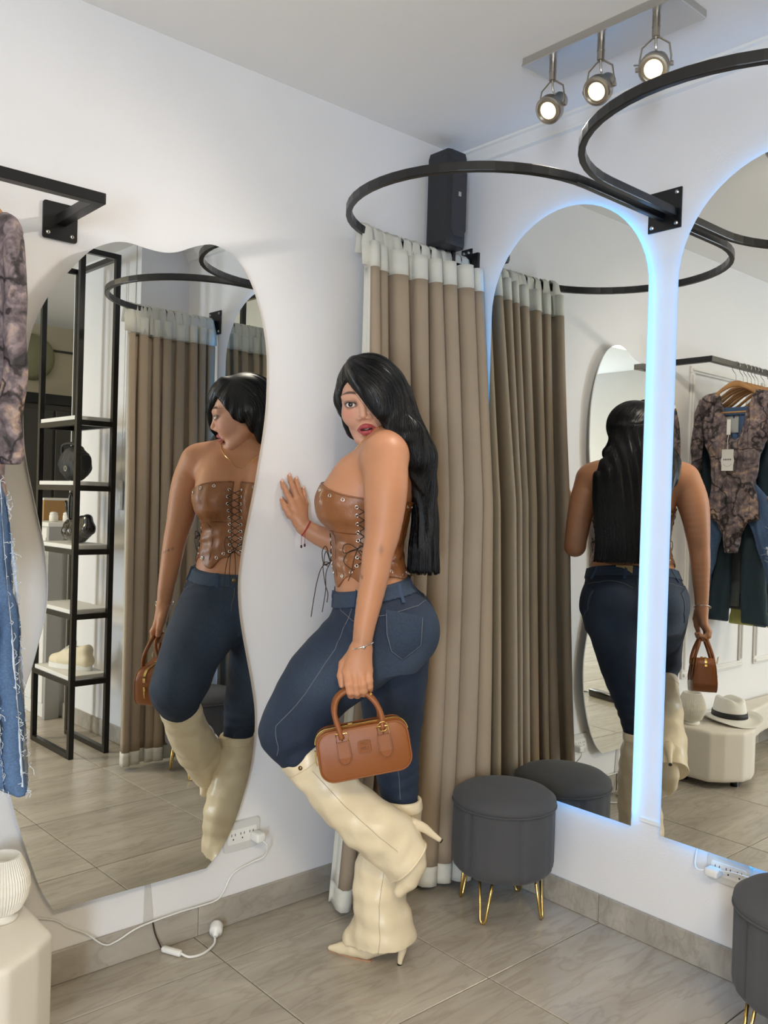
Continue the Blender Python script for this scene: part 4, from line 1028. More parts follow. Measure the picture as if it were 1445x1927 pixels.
hch([(-.0245, .067, -.0605), (-.011, .0785, -.0565), (-.004, .0830, -.0545), (0, .0820, -.0555), (.004, .0830, -.0545), (.011, .0785, -.0565), (.0245, .067, -.0605)], [.003, .0052, .0058, .0055, .0058, .0052, .003], .004)
hch([(-.0245, .067, -.0615), (-.009, .0775, -.0700), (.009, .0775, -.0700), (.0245, .067, -.0615)], [.003, .0070, .0070, .003], .004)
hch([(-.016, .0775, -.0622), (0, .0865, -.0630), (.016, .0775, -.0622)], [.0006, .0028, .0006], .002, 's')
for s in (-1, 1):
    def almond(x, y, z, s=s):
        P = [x - HC[0], y - HC[1], z - HC[2]]
        a, b, c = [sum(HR[j, i] * P[j] for j in range(3)) / HS for i in range(3)]
        A = (a - .0315 * s) * s; cc = c - .0045 - .10 * A
        d = (np.sqrt((A / .0145) ** 2 + (cc / .0062) ** 2) - 1) * .006
        return np.maximum(d, .0775 - b)
    c0 = H(.0315 * s, .085, .004); SH.p.append((almond, c0 - .03, c0 + .03, .001, 's'))

def mk(S, lo, hi, h, sm=1):
    v, q = S.mesh(lo, hi, h, sm)
    return v, q
body = mk(SB, (-.16, -.32, .04), (.33, .34, 1.52), .0032, 2)
lo = HC - .15; hi = HC + .16; lo[2] = 1.40
head = mk(SH, lo, hi, .0017, 1)
# --- left hand holding the bag handle
SL = Sdf(); WL = (.033, .260, .905)
SL.cone((.030, .258, .93), (.033, .261, .892), .0255, .0235, .01)
mcp = [(.067, .270, .828), (.049, .275, .824), (.031, .274, .826), (.015, .268, .832)]
for m_, r_ in zip(mcp, (.0125, .013, .0125, .0115)): SL.cone((.036 + (m_[0] - .04) * .45, .262, .880), m_, .0165, r_, .014)
def fing(m_, pts, r): SL.chain([m_] + pts, r, .0045)
fing(mcp[0], [(.062, .286, .800), (.058, .285, .781), (.056, .270, .770), (.056, .256, .777), (.056, .250, .788)], [.0118, .0102, .0096, .0090, .0082, .0070])
fing(mcp[1], [(.044, .290, .799), (.041, .288, .781), (.040, .272, .771), (.040, .256, .777), (.040, .249, .789)], [.0120, .0102, .0096, .0090, .0084, .0070])
fing(mcp[2], [(.026, .289, .801), (.024, .287, .785), (.024, .272, .775), (.024, .256, .780), (.024, .249, .791)], [.0116, .0098, .0092, .0086, .0080, .0066])
fing(mcp[3], [(.011, .282, .808), (.010, .280, .794), (.010, .268, .785), (.010, .255, .788), (.010, .250, .796)], [.0105, .0086, .0080, .0075, .0070, .0060])
SL.chain([(.050, .252, .875), (.076, .252, .843), (.082, .257, .815), (.079, .262, .793)], [.016, .0135, .0110, .0085], .008)
handL = mk(SL, (-.02, .21, .745), (.115, .315, .935), .0016, 1)
# --- right hand flat on the wall
SRh = Sdf()
SRh.cone((.215, -.213, 1.160), (.231, -.210, 1.172), .0240, .0225, .01)
RM = [(.266, -.203, 1.240), (.251, -.216, 1.252), (.240, -.229, 1.250), (.229, -.242, 1.238)]
for m_, r_ in zip(RM, (.0115, .0118, .0114, .0105)): SRh.cone((.240 + (m_[0] - .246) * .3, -.213 + (m_[1] + .22) * .3, 1.185), m_, .0165, r_, .014)
def rf(m_, pts, r): SRh.chain([m_] + pts, r, .004)
rf(RM[0], [(.283, -.199, 1.272), (.291, -.200, 1.287), (.298, -.206, 1.302)], [.0108, .0090, .0082, .0062])
rf(RM[1], [(.265, -.214, 1.288), (.272, -.216, 1.304), (.278, -.222, 1.321)], [.0110, .0092, .0084, .0062])
rf(RM[2], [(.250, -.228, 1.284), (.255, -.231, 1.298), (.259, -.238, 1.313)], [.0106, .0088, .0080, .0060])
rf(RM[3], [(.234, -.244, 1.264), (.236, -.248, 1.274), (.238, -.254, 1.284)], [.0096, .0080, .0072, .0056])
SRh.chain([(.243, -.205, 1.190), (.269, -.196, 1.205), (.284, -.196, 1.226), (.296, -.203, 1.248)], [.0165, .0130, .0105, .0070], .008)
handR = mk(SRh, (.17, -.30, 1.115), (.34, -.15, 1.345), .0016, 1)
V, Q = vjoin(body, head, handL, handR)
nb, nh = len(body[0]), len(head[0])
C = np.tile(np.array([.50, .235, .128]), (len(V), 1)) * (1 + .03 * wnoise(V[:, 0], V[:, 1], V[:, 2], 40, 2))[:, None]
def blend(C, m, col): return C * (1 - m[:, None]) + np.array(col) * m[:, None]
# face make-up
q = toH(V); a_, b_, c_ = q.T; face = np.zeros(len(V), bool); face[nb:nb + nh] = True
fm = np.clip((b_ + .02) / .05, 0, 1) * np.clip((c_ + .125) / .03, 0, 1) * face; C = blend(C, fm * .85, (.60, .335, .245))
for s in (-1, 1): C = blend(C, np.exp(-(((a_ - .045 * s) / .018) ** 2 + ((c_ + .018) / .014) ** 2)) * face * (b_ > .02) * .45, (.62, .20, .16))
lip = (((a_ / .0255) ** 2 + ((c_ + .0625) / (.0150 * np.sqrt(np.clip(1 - (a_ / .028) ** 2, .05, 1)))) ** 2) < 1) & face & (b_ > .064)
C[lip] = (.36, .062, .070)
C[lip & (np.abs(c_ + .0628) < .0026) & (np.abs(a_) < .016)] = (.06, .012, .012)
for s in (-1, 1):
    A = a_ * s; bl = .0265 + .004 * np.sin((A - .012) / .042 * PI) + .003
    hw = np.where(A < .035, .0030, .0030 - .0024 * (A - .035) / .02)
    br = np.clip((hw - np.abs(c_ - bl - .001)) / .0022 + .55, 0, 1) * np.clip((A - .010) / .004, 0, 1) * np.clip((.056 - A) / .004, 0, 1) * (face & (b_ > .03))
    C = blend(C, br * .9, (.050, .029, .022))
    e = np.sqrt(((A - .0315) / .0175) ** 2 + ((c_ - .0052 - .10 * (A - .0315)) / .0088) ** 2)
    C = blend(C, (np.clip(1.35 - e, 0, .35) / .35) * face * (b_ > .06) * .75, (.10, .05, .04))
# small dark tattoo on the forearm and fingernails
C = blend(C, np.exp(-(((V[:, 0] + .008) / .006) ** 2 + ((V[:, 2] - 1.132) / .012) ** 2)) * (V[:, 1] > .255) * .5, (.10, .06, .05))
for k in range(9):
    z0 = 1.075 - .0015 * k; u0 = .048 - .0 * k; v0 = .232 + .0042 * k
    C = blend(C, ((np.abs(V[:, 1] - v0) < .0012) & (np.abs(V[:, 2] - z0) < .004) & (V[:, 0] > .015)) * .8, (.08, .05, .05))
me = mesh_data('body', V, Q, True); set_col(me, C); bo_ = obj('body', me, M['skin'], pr)
# eyes and teeth
for s in (-1, 1):
    ey = obj('eye', (lathe([(0, -.0122 * HS)] + [(.0122 * HS * math.cos(t_), .0122 * HS * math.sin(t_)) for t_ in np.linspace(-1.4, 1.4, 15)] + [(0, .0122 * HS)], 20)), M['eye'], pr, smooth=True)
    ey.location = H(.0315 * s, .0742, .004)
    gz = Vector((0.0 + .10, 1, -.10)).normalized(); ey.rotation_euler = gz.to_track_quat('Z', 'Y').to_euler()
    obj('iris', lathe([(0, .0135), (.003, .0134), (.0058, .0124), (.0064, .0117)], 18), M['iris'], ey, smooth=True)
tl = [H(a, .0760 - abs(a) ** 2 * 18, -.0612) for a in np.linspace(-.013, .013, 9)]
obj('teeth', sweep(tl, [(-.0042, -.002), (.0042, -.002), (.0042, .002), (-.0042, .002)], up=tuple(hc)), M['teeth'], pr)
# lashes
for s in (-1, 1):
    P = [H(.0315 * s + .0150 * t_ * s, .0870 - .006 * t_ * t_, .0100 - .0045 * t_ * t_ + .0015 * t_) for t_ in np.linspace(-1, 1, 9)]
    obj('eyelash', tube(P, .0010, 5), M['hair'], pr, smooth=True)
# finger nails
def nail(p, d, up, L=.011, w=.0085):
    p = Vector(p); d = Vector(d).normalized(); up = Vector(up); s = d.cross(up).normalized(); up = s.cross(d).normalized()
    Vn = []
    for i, (t_, ww) in enumerate(((0, .8), (.35, 1), (.75, .85), (1.05, .3))):
        for e in (-1, -.5, .5, 1): Vn.append(tuple(p + d * L * t_ + s * e * w / 2 * ww + up * (.0018 * (1 - e * e))))
    o = obj('fingernail', (Vn, [(i * 4 + e, i * 4 + e + 1, (i + 1) * 4 + e + 1, (i + 1) * 4 + e) for i in range(3) for e in range(3)]), M['nail'], pr, smooth=True)
    m_ = o.modifiers.new('t', 'SOLIDIFY'); m_.thickness = .0008; m_.offset = 0
nw = (-.66, .75, 0)    # (unused direction of the wall, kept for reading)
for tip, prev in (((.298, -.206, 1.302), (.291, -.200, 1.287)), ((.278, -.222, 1.321), (.272, -.216, 1.304)), ((.259, -.238, 1.313), (.255, -.231, 1.298)), ((.238, -.254, 1.284), (.236, -.248, 1.274)), ((.296, -.203, 1.248), (.284, -.196, 1.226))):
    d = Vector(tip) - Vector(prev); up_ = Vector((-.662, .749, 0)); up_ = Vector((-.66, .75, 0)) if False else Vector((-.55, .83, .1))
    nail(Vector(tip) - d.normalized() * .002 + up_.normalized() * .0052, d, up_)
nail((.0815, .2665, .800), (-.002, .003, -.02), (.6, .8, 0), .012)

# --- jeans
SJ = Sdf()
SJ.loft([(.80, -.02, .100, 0, .165), (.88, -.018, .115, 0, .182), (.95, .0, .119, 0, .178), (1.02, .014, .110, 0, .165), (1.08, .024, .106, 0, .150)], .03)
for s in (-1, 1): SJ.ell((-.075, .078 * s, .905), (.098, .098, .105), .035)
SJ.chain([(.005, .088, .90), (.072, .105, .83), (.142, .122, .770), (.20, .142, .675), (.218, .148, .640)], [.116, .108, .096, .078, .074], .035, k2=.02, sub=2)
SJ.chain([(.218, .148, .640), (.20, .15, .60), (.12, .145, .52)], [.074, .062, .052], .02)
SJ.chain([(-.045, -.075, .89), (-.052, -.045, .75), (-.055, -.018, .63), (-.066, .008, .53), (-.078, .022, .45), (-.078, .03, .36)], [.112, .094, .074, .058, .044, .040], .035, k2=.02, sub=2)
# denim folds: fine diagonal creases behind the knee, at the hip and the crotch
def folds(x, y, z):
    k = .0016 * wnoise(x, y, z, 55, 11) * np.exp(-((z - .62) / .12) ** 2)
    k = k + .0022 * np.sin(150 * (z * .8 + x * .6) + 3 * wnoise(x, y, z, 12, 5)) * np.exp(-(((z - .60) / .05) ** 2 + ((x - .19) / .06) ** 2))
    k = k + .0020 * np.sin(130 * (z * .75 - x * .9) + 2 * wnoise(x, y, z, 10, 6)) * np.exp(-(((z - .92) / .05) ** 2 + ((x - .08) / .06) ** 2))
    k = k + .0014 * np.sin(140 * z + 3 * wnoise(x, y, z, 14, 8)) * np.exp(-((z - .50) / .07) ** 2)
    return k
SJ.fn(folds, 'd')
SJcut = lambda x, y, z: z - (1.028 - .215 * x) + 0 * y
SJn = Sdf(); SJn.p = list(SJ.p)
SJ.fn(SJcut, 'i', .004)
V, Q = SJ.mesh((-.20, -.23, .38), (.33, .25, 1.09), .0033, 1)
base = np.array([.0075, .0175, .043]); C = np.tile(base, (len(V), 1))
def wash_and_light(c, r, amt, col=(.056, .086, .138)):
    global C
    d = ((V - np.array(c)) / np.array(r)) ** 2; C = blend(C, np.exp(-d.sum(1)) * amt, col)
wash_and_light((-.10, .15, .83), (.07, .10, .07), .75); wash_and_light((-.14, .10, .93), (.05, .08, .06), .45); wash_and_light((.0, .19, .80), (.10, .06, .07), .55)
wash_and_light((.12, .20, .79), (.10, .08, .06), .35); wash_and_light((-.10, -.12, .84), (.08, .08, .08), .5); wash_and_light((.10, -.10, .80), (.06, .08, .12), .4); wash_and_light((.20, .10, .80), (.06, .06, .10), .35); wash_and_light((-.02, -.02, .55), (.05, .08, .10), .35); wash_and_light((.16, -.02, .86), (.09, .13, .16), .75); wash_and_light((.02, -.06, .66), (.06, .08, .16), .75); wash_and_light((.28, .14, .70), (.05, .08, .10), .5)  # front patches also put LED light on the denim into its colour
C = blend(C, (np.abs(V[:, 2] - (1.028 - .215 * V[:, 0]) + .02) < .02) * .35, (.07, .105, .16))
me = mesh_data('jeans', V, Q, True); set_col(me, C); jn = obj('jeans', me, M['jeans'], pr)
def trace(S, P0, D, n=26):
    P = np.atleast_2d(np.array(P0, float)); D = np.atleast_2d(np.array(D, float)); D = D / np.linalg.norm(D, axis=1, keepdims=True)
    for _ in range(n): P = P + D * np.clip(S.ev(P), -.02, .06)[:, None] * .8
    return P[0] if np.ndim(P0) == 1 else P
# waistband, belt loops, back pockets, stitching: shells of the same surface
def shell(S, off, cutf, lo, hi, h):
    T = Sdf(); T.p = list(S.p); T.fn(lambda x, y, z: -off + 0 * x + 0 * y + 0 * z, 'd'); T.fn(cutf, 'i', .0)
    inner = Sdf(); inner.p = list(S.p)
    D = T.grid(lo, hi, h); Di = inner.grid(lo, hi, h); D = np.maximum(D, -(Di + .006))
    D[0] = D[-1] = .06; D[:, 0] = D[:, -1] = .06; D[:, :, 0] = D[:, :, -1] = .06
    return nets(D, np.array(lo, float), h, 1)
wb = shell(SJ, .0030, lambda x, y, z: np.abs(z - (1.0065 - .215 * x)) - .0185 + 0 * y, (-.15, -.20, .93), (.15, .20, 1.07), .003)
me = mesh_data('waistband', *wb, True); set_col(me, np.tile(np.array([.026, .046, .085]), (len(wb[0]), 1))); obj('waistband', me, M['jeans'], jn)
def pocket(sv):
    cu, cw = -.070, .905
    poly = [(.048, .070), (-.055, .050), (-.052, -.025), (-.002, -.064), (.030, -.038), (.044, .01)]
    f = lambda x, y, z: np.maximum(poly_sdf((x - cu) + 0 * z, (z - cw) + 0 * x, poly), (-(y) if sv > 0 else y) + .06 + 0 * x) + 0 * y
    r = shell(SJ, .0028, f, (-.20, .05 if sv > 0 else -.23, .80), (.0, .23 if sv > 0 else -.05, 1.0), .003)
    me = mesh_data('back_pocket', *r, True); set_col(me, np.tile(np.array([.020, .036, .070]), (len(r[0]), 1))); p = obj('back_pocket', me, M['jeans'], jn)
    path = [(cu + a * .93, cw + b * .93) for a, b in poly[1:] + poly[:1]]
    pts = []
    for (a, b), (c, d) in zip(path[:-1], path[1:]):
        for k in range(10): pts.append((a + (c - a) * k / 10, b + (d - b) * k / 10))
    P = trace(SJn, np.array([(a, .30 * sv, b) for a, b in pts]), (0, -sv, 0)) + np.array([0, .0032 * sv, 0])
    obj('stitching', tube(P, .0009, 4), M['jeans_thread'], p)
pocket(1); pocket(-1)
def stitch(pts, r=.0008, m='jeans_thread', off=.0006):
    P = []
    for a, b in zip(pts[:-1], pts[1:]):
        for k in range(8): P.append(np.array(a) + (np.array(b) - np.array(a)) * k / 8)
    P = np.array(P); 
    for _ in range(6): P = P - SJn.grad(P) * (SJn.ev(P) - off)[:, None]
    obj('seam', tube(P, r, 4), M[m], jn)
stitch([(.06, .165, .97), (.10, .20, .87), (.17, .21, .76), (.235, .205, .67), (.23, .19, .60)])
stitch([(-.06, -.0, .99), (-.12, .0, .95), (-.16, .0, .88), (-.10, .0, .80)])
stitch([(-.13, .02, .965), (-.10, .12, .962), (-.02, .18, .955), (.02, .19, .95)])
stitch([(-.13, -.02, .965), (-.10, -.12, .962), (-.02, -.18, .955)])
stitch([(-.06, .07, .60), (-.075, .07, .50), (-.08, .075, .44)], .0008)
stitch([(.09, .10, .985), (.085, .14, .955), (.05, .17, .935), (.02, .185, .96)])
stitch([(.105, -.10, .985), (.10, -.14, .955), (.06, -.17, .935)])
stitch([(.13, .0, .99), (.135, .0, .93), (.13, 0, .88)])
for th in (28, 75, 118, 160, 200, 245, 285, 332):
    a = math.radians(th); ca, sa = math.cos(a), math.sin(a)
    P = trace(SJn, np.array([(.012 + .3 * ca, .3 * sa, 1.028 - .0115 * k - .215 * (.012 + .1 * ca)) for k in range(5)]), (-ca, -sa, 0))
    P = P + np.array([ca, sa, 0]) * np.array([.003, .0045, .0045, .0045, .003])[:, None]
    obj('belt_loop', sweep(P, [(-.0012, -.005), (.0012, -.005), (.0012, .005), (-.0012, .005)]), mat('loop_denim', (.03, .055, .11), .8), jn)
p = trace(SJn, (.35, .0, .985), (-1, 0, 0)); obj('button', xf(lathe([(0, .006), (.006, .0055), (.008, .003), (.008, 0), (0, 0)], 16), Matrix.Translation(p) @ Matrix.Rotation(PI / 2, 4, 'Y')), M['bronze'], jn, smooth=True)
p = trace(SJn, (-.35, -.045, 1.03), (1, 0, 0)); obj('leather_patch', xf(box((-.002, -.03, -.016), (.006, .03, .016), .001, 1), Matrix.Translation(p) @ Matrix.Rotation(.25, 4, 'Z')), mat('patch_leather', (.42, .25, .10), .6), jn)

# --- corset
SCt = Sdf(); torso(SCt, .0045)
SCt.fn(lambda x, y, z: .0012 * wnoise(x, y, z * 1.6, 45, 3) + .0016 * np.sin(170 * (z + .25 * np.abs(y)) + 2 * wnoise(x, y, z, 14, 2)) * np.exp(-((z - 1.10) / .05) ** 2), 'd')
def ang(x, y, z): return np.arctan2(np.abs(y), x - .02)
def ctop(t): return 1.252 + .052 * np.exp(-(t / 1.0) ** 2) + .006 * np.exp(-((t - .62) / .3) ** 2)
def cbot(t):
    g = lambda c, w_: np.exp(-((t - c) / w_) ** 2)
    return 1.058 - .040 * g(.80, .26) - .026 * g(1.50, .22) - .014 * g(2.5, .5)
def ccut(x, y, z):
    t = ang(x, y, z); return np.maximum(z - ctop(t), cbot(t) - z)
def cgap(x, y, z): return np.maximum(np.abs(y) - (.010 + .05 * np.clip(1.20 - z, 0, 1)), .0 - (x - .02) * 1.0)
SCt.fn(ccut, 'i', .002); 
SCc = Sdf(); SCc.p = list(SCt.p); SCc.fn(cgap, 's', .002)
V, Q = SCc.mesh((-.12, -.18, 1.0), (.20, .18, 1.33), .003, 1)
me = mesh_data('corset', V, Q, True); co = obj('corset', me, M['corset'], pr)
el = mesh_data('eyelet', *ring((0, 0, 0), (0, 0, 1), .0044, .0014, 12, 5), True); el.materials.append(M['chrome'])
SCs = Sdf(); torso(SCs, .0045)
def csurf(th, w0, off=.0008):
    a = math.radians(th); d = np.array([math.cos(a), math.sin(a), 0])
    P = trace(SCs, np.array([.02, 0, w0]) + d * .30, -d); n = SCs.grad(P[None])[0]
    return P + n * off, n
def csurf_many(ths, ws_, off):
    A_ = np.radians(np.array(ths, float)); d = np.stack([np.cos(A_), np.sin(A_), 0 * A_], 1)
    P0 = np.stack([.02 + 0 * A_, 0 * A_, np.array(ws_, float)], 1) + d * .30
    P = trace(SCs, P0, -d); return P + SCs.grad(P) * off
def eyelet(th, w0):
    P, n = csurf(th, w0); o = bpy.data.objects.new('eyelet', el); link(o, co); o.location = P; o.rotation_euler = Vector(n).to_track_quat('Z', 'Y').to_euler(); return P
for s in (-1, 1):
    for th in (24, 38, 52, 64, 104, 120, 138, 158): eyelet(s * th, float(ctop(math.radians(th))) - .014)
    for th in (20, 32, 45, 58, 70, 98, 114, 135, 156): eyelet(s * th, float(cbot(math.radians(th))) + .014)
def lacing(thA, thB, ws, sgn):
    A = [eyelet(sgn * thA, w0) for w0 in ws]; B = [eyelet(sgn * thB, w0) for w0 in ws]
    parts = []
    for i in range(len(ws) - 1):
        for a, b in ((A[i], B[i + 1]), (B[i], A[i + 1])):
            m_ = (a + b) / 2; n_ = SCs.grad(m_[None])[0]; parts.append(tube(spline([a, m_ + n_ * .003, b], 3), .0013, 5))
    return A, B, parts
ws = [1.275, 1.253, 1.231, 1.209, 1.187, 1.165, 1.143, 1.121, 1.099, 1.078]
A, B, pa = lacing(9, -9, ws[:], 1)
obj('front_lacing', join(*pa), M['lace'], co)
for s in (1, -1):
    A2, B2, pb = lacing(76, 90, [1.235, 1.213, 1.191, 1.169, 1.147, 1.125, 1.103, 1.081], s)
    obj('side_lacing', join(*pb), M['lace'], co)
    e = A2[-3]; n_ = SCs.grad(e[None])[0]
    E = lambda du, dn, dw: tuple(e + np.array([du, 0, dw]) + n_ * dn)
    lp = [tube(spline([E(0, .003, 0), E(.02, .01, .012), E(.036, .008, .006), E(.034, .006, -.012), E(.012, .006, -.006), E(0, .003, 0)], 5), .0013, 5),
          tube(spline([E(0, .003, 0), E(.022, .012, -.01), E(.034, .006, -.035), E(.008, .006, -.055), E(-.012, .006, -.045)], 5), .0013, 5),
          tube(spline([E(0, .003, 0), E(-.012, .012, .008), E(-.028, .012, -.012), E(-.02, .008, -.03), E(0, .003, 0)], 5), .0013, 5),
          tube(spline([E(0, .003, 0), E(.008, .006, -.03), E(.012, .008, -.06), E(.02, .01, -.085)], 5), .0013, 5)]
    obj('lace_bow', join(*lp), M['lace'], co)
f0 = (A[-1] + B[-1]) / 2 + np.array([.004, 0, 0])
E = lambda du, dv, dw: tuple(f0 + np.array([du, dv, dw]))
obj('front_bow', join(tube(spline([E(0, 0, 0), E(.012, .02, .045), E(.022, .028, .03), E(.016, .02, -.005), E(0, 0, 0)], 5), .0013, 5),
    tube(spline([E(0, 0, 0), E(.014, -.02, .03), E(.02, -.035, .0), E(.008, -.02, -.012), E(0, 0, 0)], 5), .0013, 5),
    tube(spline([E(0, 0, 0), E(.022, .012, -.012), E(.034, .018, -.05), E(.042, .02, -.10), E(.048, .022, -.15)], 5), .0013, 5),
    tube(spline([E(0, 0, 0), E(.012, -.006, -.03), E(.012, -.008, -.08), E(.020, -.01, -.14)], 5), .0013, 5),
    tube(spline([E(0, 0, 0), E(.020, .006, -.004), E(.012, .012, -.06), E(.004, .012, -.085), E(.006, .01, -.11)], 5), .0013, 5)), M['lace'], co)
# seams of the cups
for s in (-1, 1):
    P = csurf_many([s * t_ for t_ in range(14, 84, 6)], [1.168 + .004 * math.sin(t_ / 15) for t_ in range(14, 84, 6)], .0004); obj('cup_seam', tube(P, .0012, 4), M['bag_dark'], co)
    P = csurf_many([s * (46 - 6 * math.sin((w0 - 1.04) * 20)) for w0 in np.linspace(1.035, 1.166, 12)], np.linspace(1.035, 1.166, 12), .0004); obj('panel_seam', tube(P, .0010, 4), M['bag_dark'], co)
for rng_ in (range(9, 180, 6), range(-9, -180, -6)):
    P = csurf_many(list(rng_), [float(ctop(abs(math.radians(t_)))) - .0015 for t_ in rng_], .0002); obj('top_binding', tube(P, .0022, 6), M['corset'], co, smooth=True)

# --- boots
def boot(name, shaft, sr, extra, cuts, bbox, foot, fr, heel, hr, floor=None, cuff=None, mirror_top=None):
    S = Sdf(); S.chain(shaft, sr, .03, sub=2)
    for p_, r_ in extra: S.chain(p_, r_, .03)
    S.fn(lambda x, y, z: .0035 * wnoise(x, y, z, 22, 31) + .0022 * wnoise(x, y, z, 48, 17), 'd')
    for c in cuts: S.fn(c, 'i', .001)
    # hollow mouth
    t0 = np.array(shaft[0]); t1 = np.array(shaft[1]); d = (t0 - t1) / np.linalg.norm(t0 - t1)
    S.cone(t0 + d * .06, t0 - d * .035, sr[0] - .0045, sr[0] - .003, .0, 's')
    r = boot_root[name] = obj(name, S.mesh(*bbox, .0032, 1), M['boot'], pr, smooth=True)
    Sf = Sdf(); Sf.chain(foot, fr, .02)
    if floor is not None: Sf.fn(floor, 'i', .003)
    lo = np.min(np.array(foot), 0) - .05; hi = np.max(np.array(foot), 0) + .05
    obj('vamp', Sf.mesh(lo, hi, .003, 1), M['boot'], r, smooth=True)
    obj('stiletto_heel', tube(spline(heel, 4), np.interp(np.linspace(0, 1, 4 * (len(heel) - 1) + 1), np.linspace(0, 1, len(hr)), hr), 12), M['boot'], r, smooth=True)
    return r, S, Sf
boot_root = {}
# left boot: shin swung back, toe hanging down
nl = np.array([-.74, 0, -.67]); tn = np.array([.595, 0, .803])
cutL = [lambda x, y, z: (x + .094) * nl[0] + (z - .292) * nl[2] + 0 * y, lambda x, y, z: (x - .186) * tn[0] + (z - .589) * tn[2] + 0 * y]
bl, SBL, _ = boot('left_boot', [(.205, .150, .615), (.168, .150, .565), (.06, .146, .450), (-.03, .138, .372), (-.090, .132, .318), (-.15, .128, .262)], [.057, .062, .069, .073, .069, .064],
     [([(-.03, .138, .40), (-.075, .134, .375)], [.06, .05])], cutL, ((-.20, .03, .18), (.30, .26, .66)),
     [(-.095, .130, .385), (-.114, .131, .338), (-.117, .133, .298), (-.104, .136, .258), (-.082, .140, .226)], [.034, .035, .035, .029, .015],
     [(-.108, .128, .400), (-.140, .125, .392), (-.166, .122, .373), (-.188, .120, .357)], [.020, .013, .009, .0062])
# right boot: standing
cutR = [lambda x, y, z: np.where(x > 0, .048 - .20 * x, .048 - .12 * x) - z + 0 * y, lambda x, y, z: z - .437 - .02 * (x + .08) + 0 * y]
brt, SBR, _ = boot('right_boot', [(-.083, .028, .46), (-.082, .030, .41), (-.055, .036, .30), (-.032, .042, .185), (-.042, .050, .115), (-.047, .056, .03)], [.052, .056, .074, .078, .067, .082],
     [([(-.01, .045, .070), (.036, .034, .046)], [.050, .032]), ([(-.06, .055, .09), (-.085, .065, .06)], [.06, .045])], cutR, ((-.17, -.07, .0), (.11, .16, .47)),
     [(.100, .022, .0115), (.070, .031, .016), (.035, .042, .026), (.0, .053, .032), (-.045, .065, .052), (-.092, .076, .075)], [.0075, .016, .025, .030, .028, .030],
     [(-.096, .078, .066), (-.098, .079, .045), (-.093, .079, .02), (-.091, .079, .0015)], [.018, .0115, .0085, .0062], floor=lambda x, y, z: .003 - z + 0 * x + 0 * y)
def band(S, P0, nrm, off, wd, lo, hi, name, par, h=.003):
    f = lambda x, y, z: np.abs((x - P0[0]) * nrm[0] + (y - P0[1]) * nrm[1] + (z - P0[2]) * nrm[2]) - wd
    r = shell(S, off, f, lo, hi, h); return obj(name, mesh_data(name, *r, True), M['boot'], par)
band(SBL, np.array([.186, .15, .589]) - tn * .017, tn, .0022, .0155, (.08, .05, .50), (.28, .25, .66), 'cuff', bl)
band(SBR, (-.08, .03, .421), (0, 0, 1), .0022, .0145, (-.16, -.05, .38), (.0, .11, .46), 'cuff', brt)
band(SBL, (-.094, .13, .292), nl, .0016, .004, (-.20, .03, .18), (.0, .24, .40), 'hem', bl)
def on(S, P): 
    P = np.array(P, float)[None]
    for _ in range(10): P = P - S.grad(P) * S.ev(P)[:, None]
    return P[0], S.grad(P)[0]
P_, n_ = on(SBL, (.182, .215, .567)); obj('stud', xf(lathe([(0, .004), (.004, .0035), (.0058, .0015), (.0058, 0), (0, 0)], 14), Matrix.Translation(P_ + n_ * .002) @ Vector(n_).to_track_quat('Z', 'Y').to_matrix().to_4x4()), M['bronze'], bl, smooth=True)
def bseam(S, pts, par, nm='seam'):
    P = []
    for a, b in zip(pts[:-1], pts[1:]):
        for k in range(8): P.append(np.array(a) + (np.array(b) - np.array(a)) * k / 8)
    P = np.array(P)
    for _ in range(8): P = P - S.grad(P) * (S.ev(P) - .0004)[:, None]
    obj(nm, tube(P, .0009, 4), mat('boot_thread', (.50, .43, .30), .6), par)
bseam(SBL, [(.15, .215, .56), (.06, .22, .47), (-.02, .21, .40), (-.08, .20, .35)], bl)
bseam(SBR, [(-.06, .10, .40), (-.045, .11, .30), (-.03, .115, .18), (-.035, .13, .09), (-.03, .13, .04)], brt)
obj('sole', sweep([(.100, .020, .0035), (.07, .030, .0035), (.035, .041, .0035), (.0, .052, .0035), (-.02, .057, .004)], [(-.0030, -1), (.0030, -1), (.0030, 1), (-.0030, 1)], up=(0, 0, 1), caps=True) if False else
    prism([(.106, .020), (.085, .031), (.05, .050), (.01, .068), (-.012, .072), (-.020, .058), (-.014, .040), (.01, .034), (.05, .024), (.088, .014)], lambda a, b: (a, b, .0002), lambda a, b: (a, b, .005)), M['sole'], brt)
obj('heel_tip', cyl((-.091, .079, .0), (-.091, .079, .005), .0065, 12), M['black'], brt)
ds_ = Vector((-.6, 0, -.45)).normalized(); obj('heel_tip', cyl((-.188, .120, .357), Vector((-.188, .120, .357)) + ds_ * .004, .0064, 12), M['black'], bl)

# --- hair: a solid mass plus fine strands lying on it
SHr = Sdf()
def hre(c, r, k=.02, op='u'): SHr.ell(H(*c), np.array(r) * HS, k, op, HR)
hre((0.004, -.016, .036), (.087, .104, .094))
hre((.034, .030, .010), (.066, .080, .105), .02)
SHr.chain([H(-.015, .045, .105), H(.005, .074, .062), H(.036, .082, .0), H(.062, .066, -.055), H(.075, .045, -.095)], [.016, .022, .022, .024, .028], .03, k2=.02, sub=2)
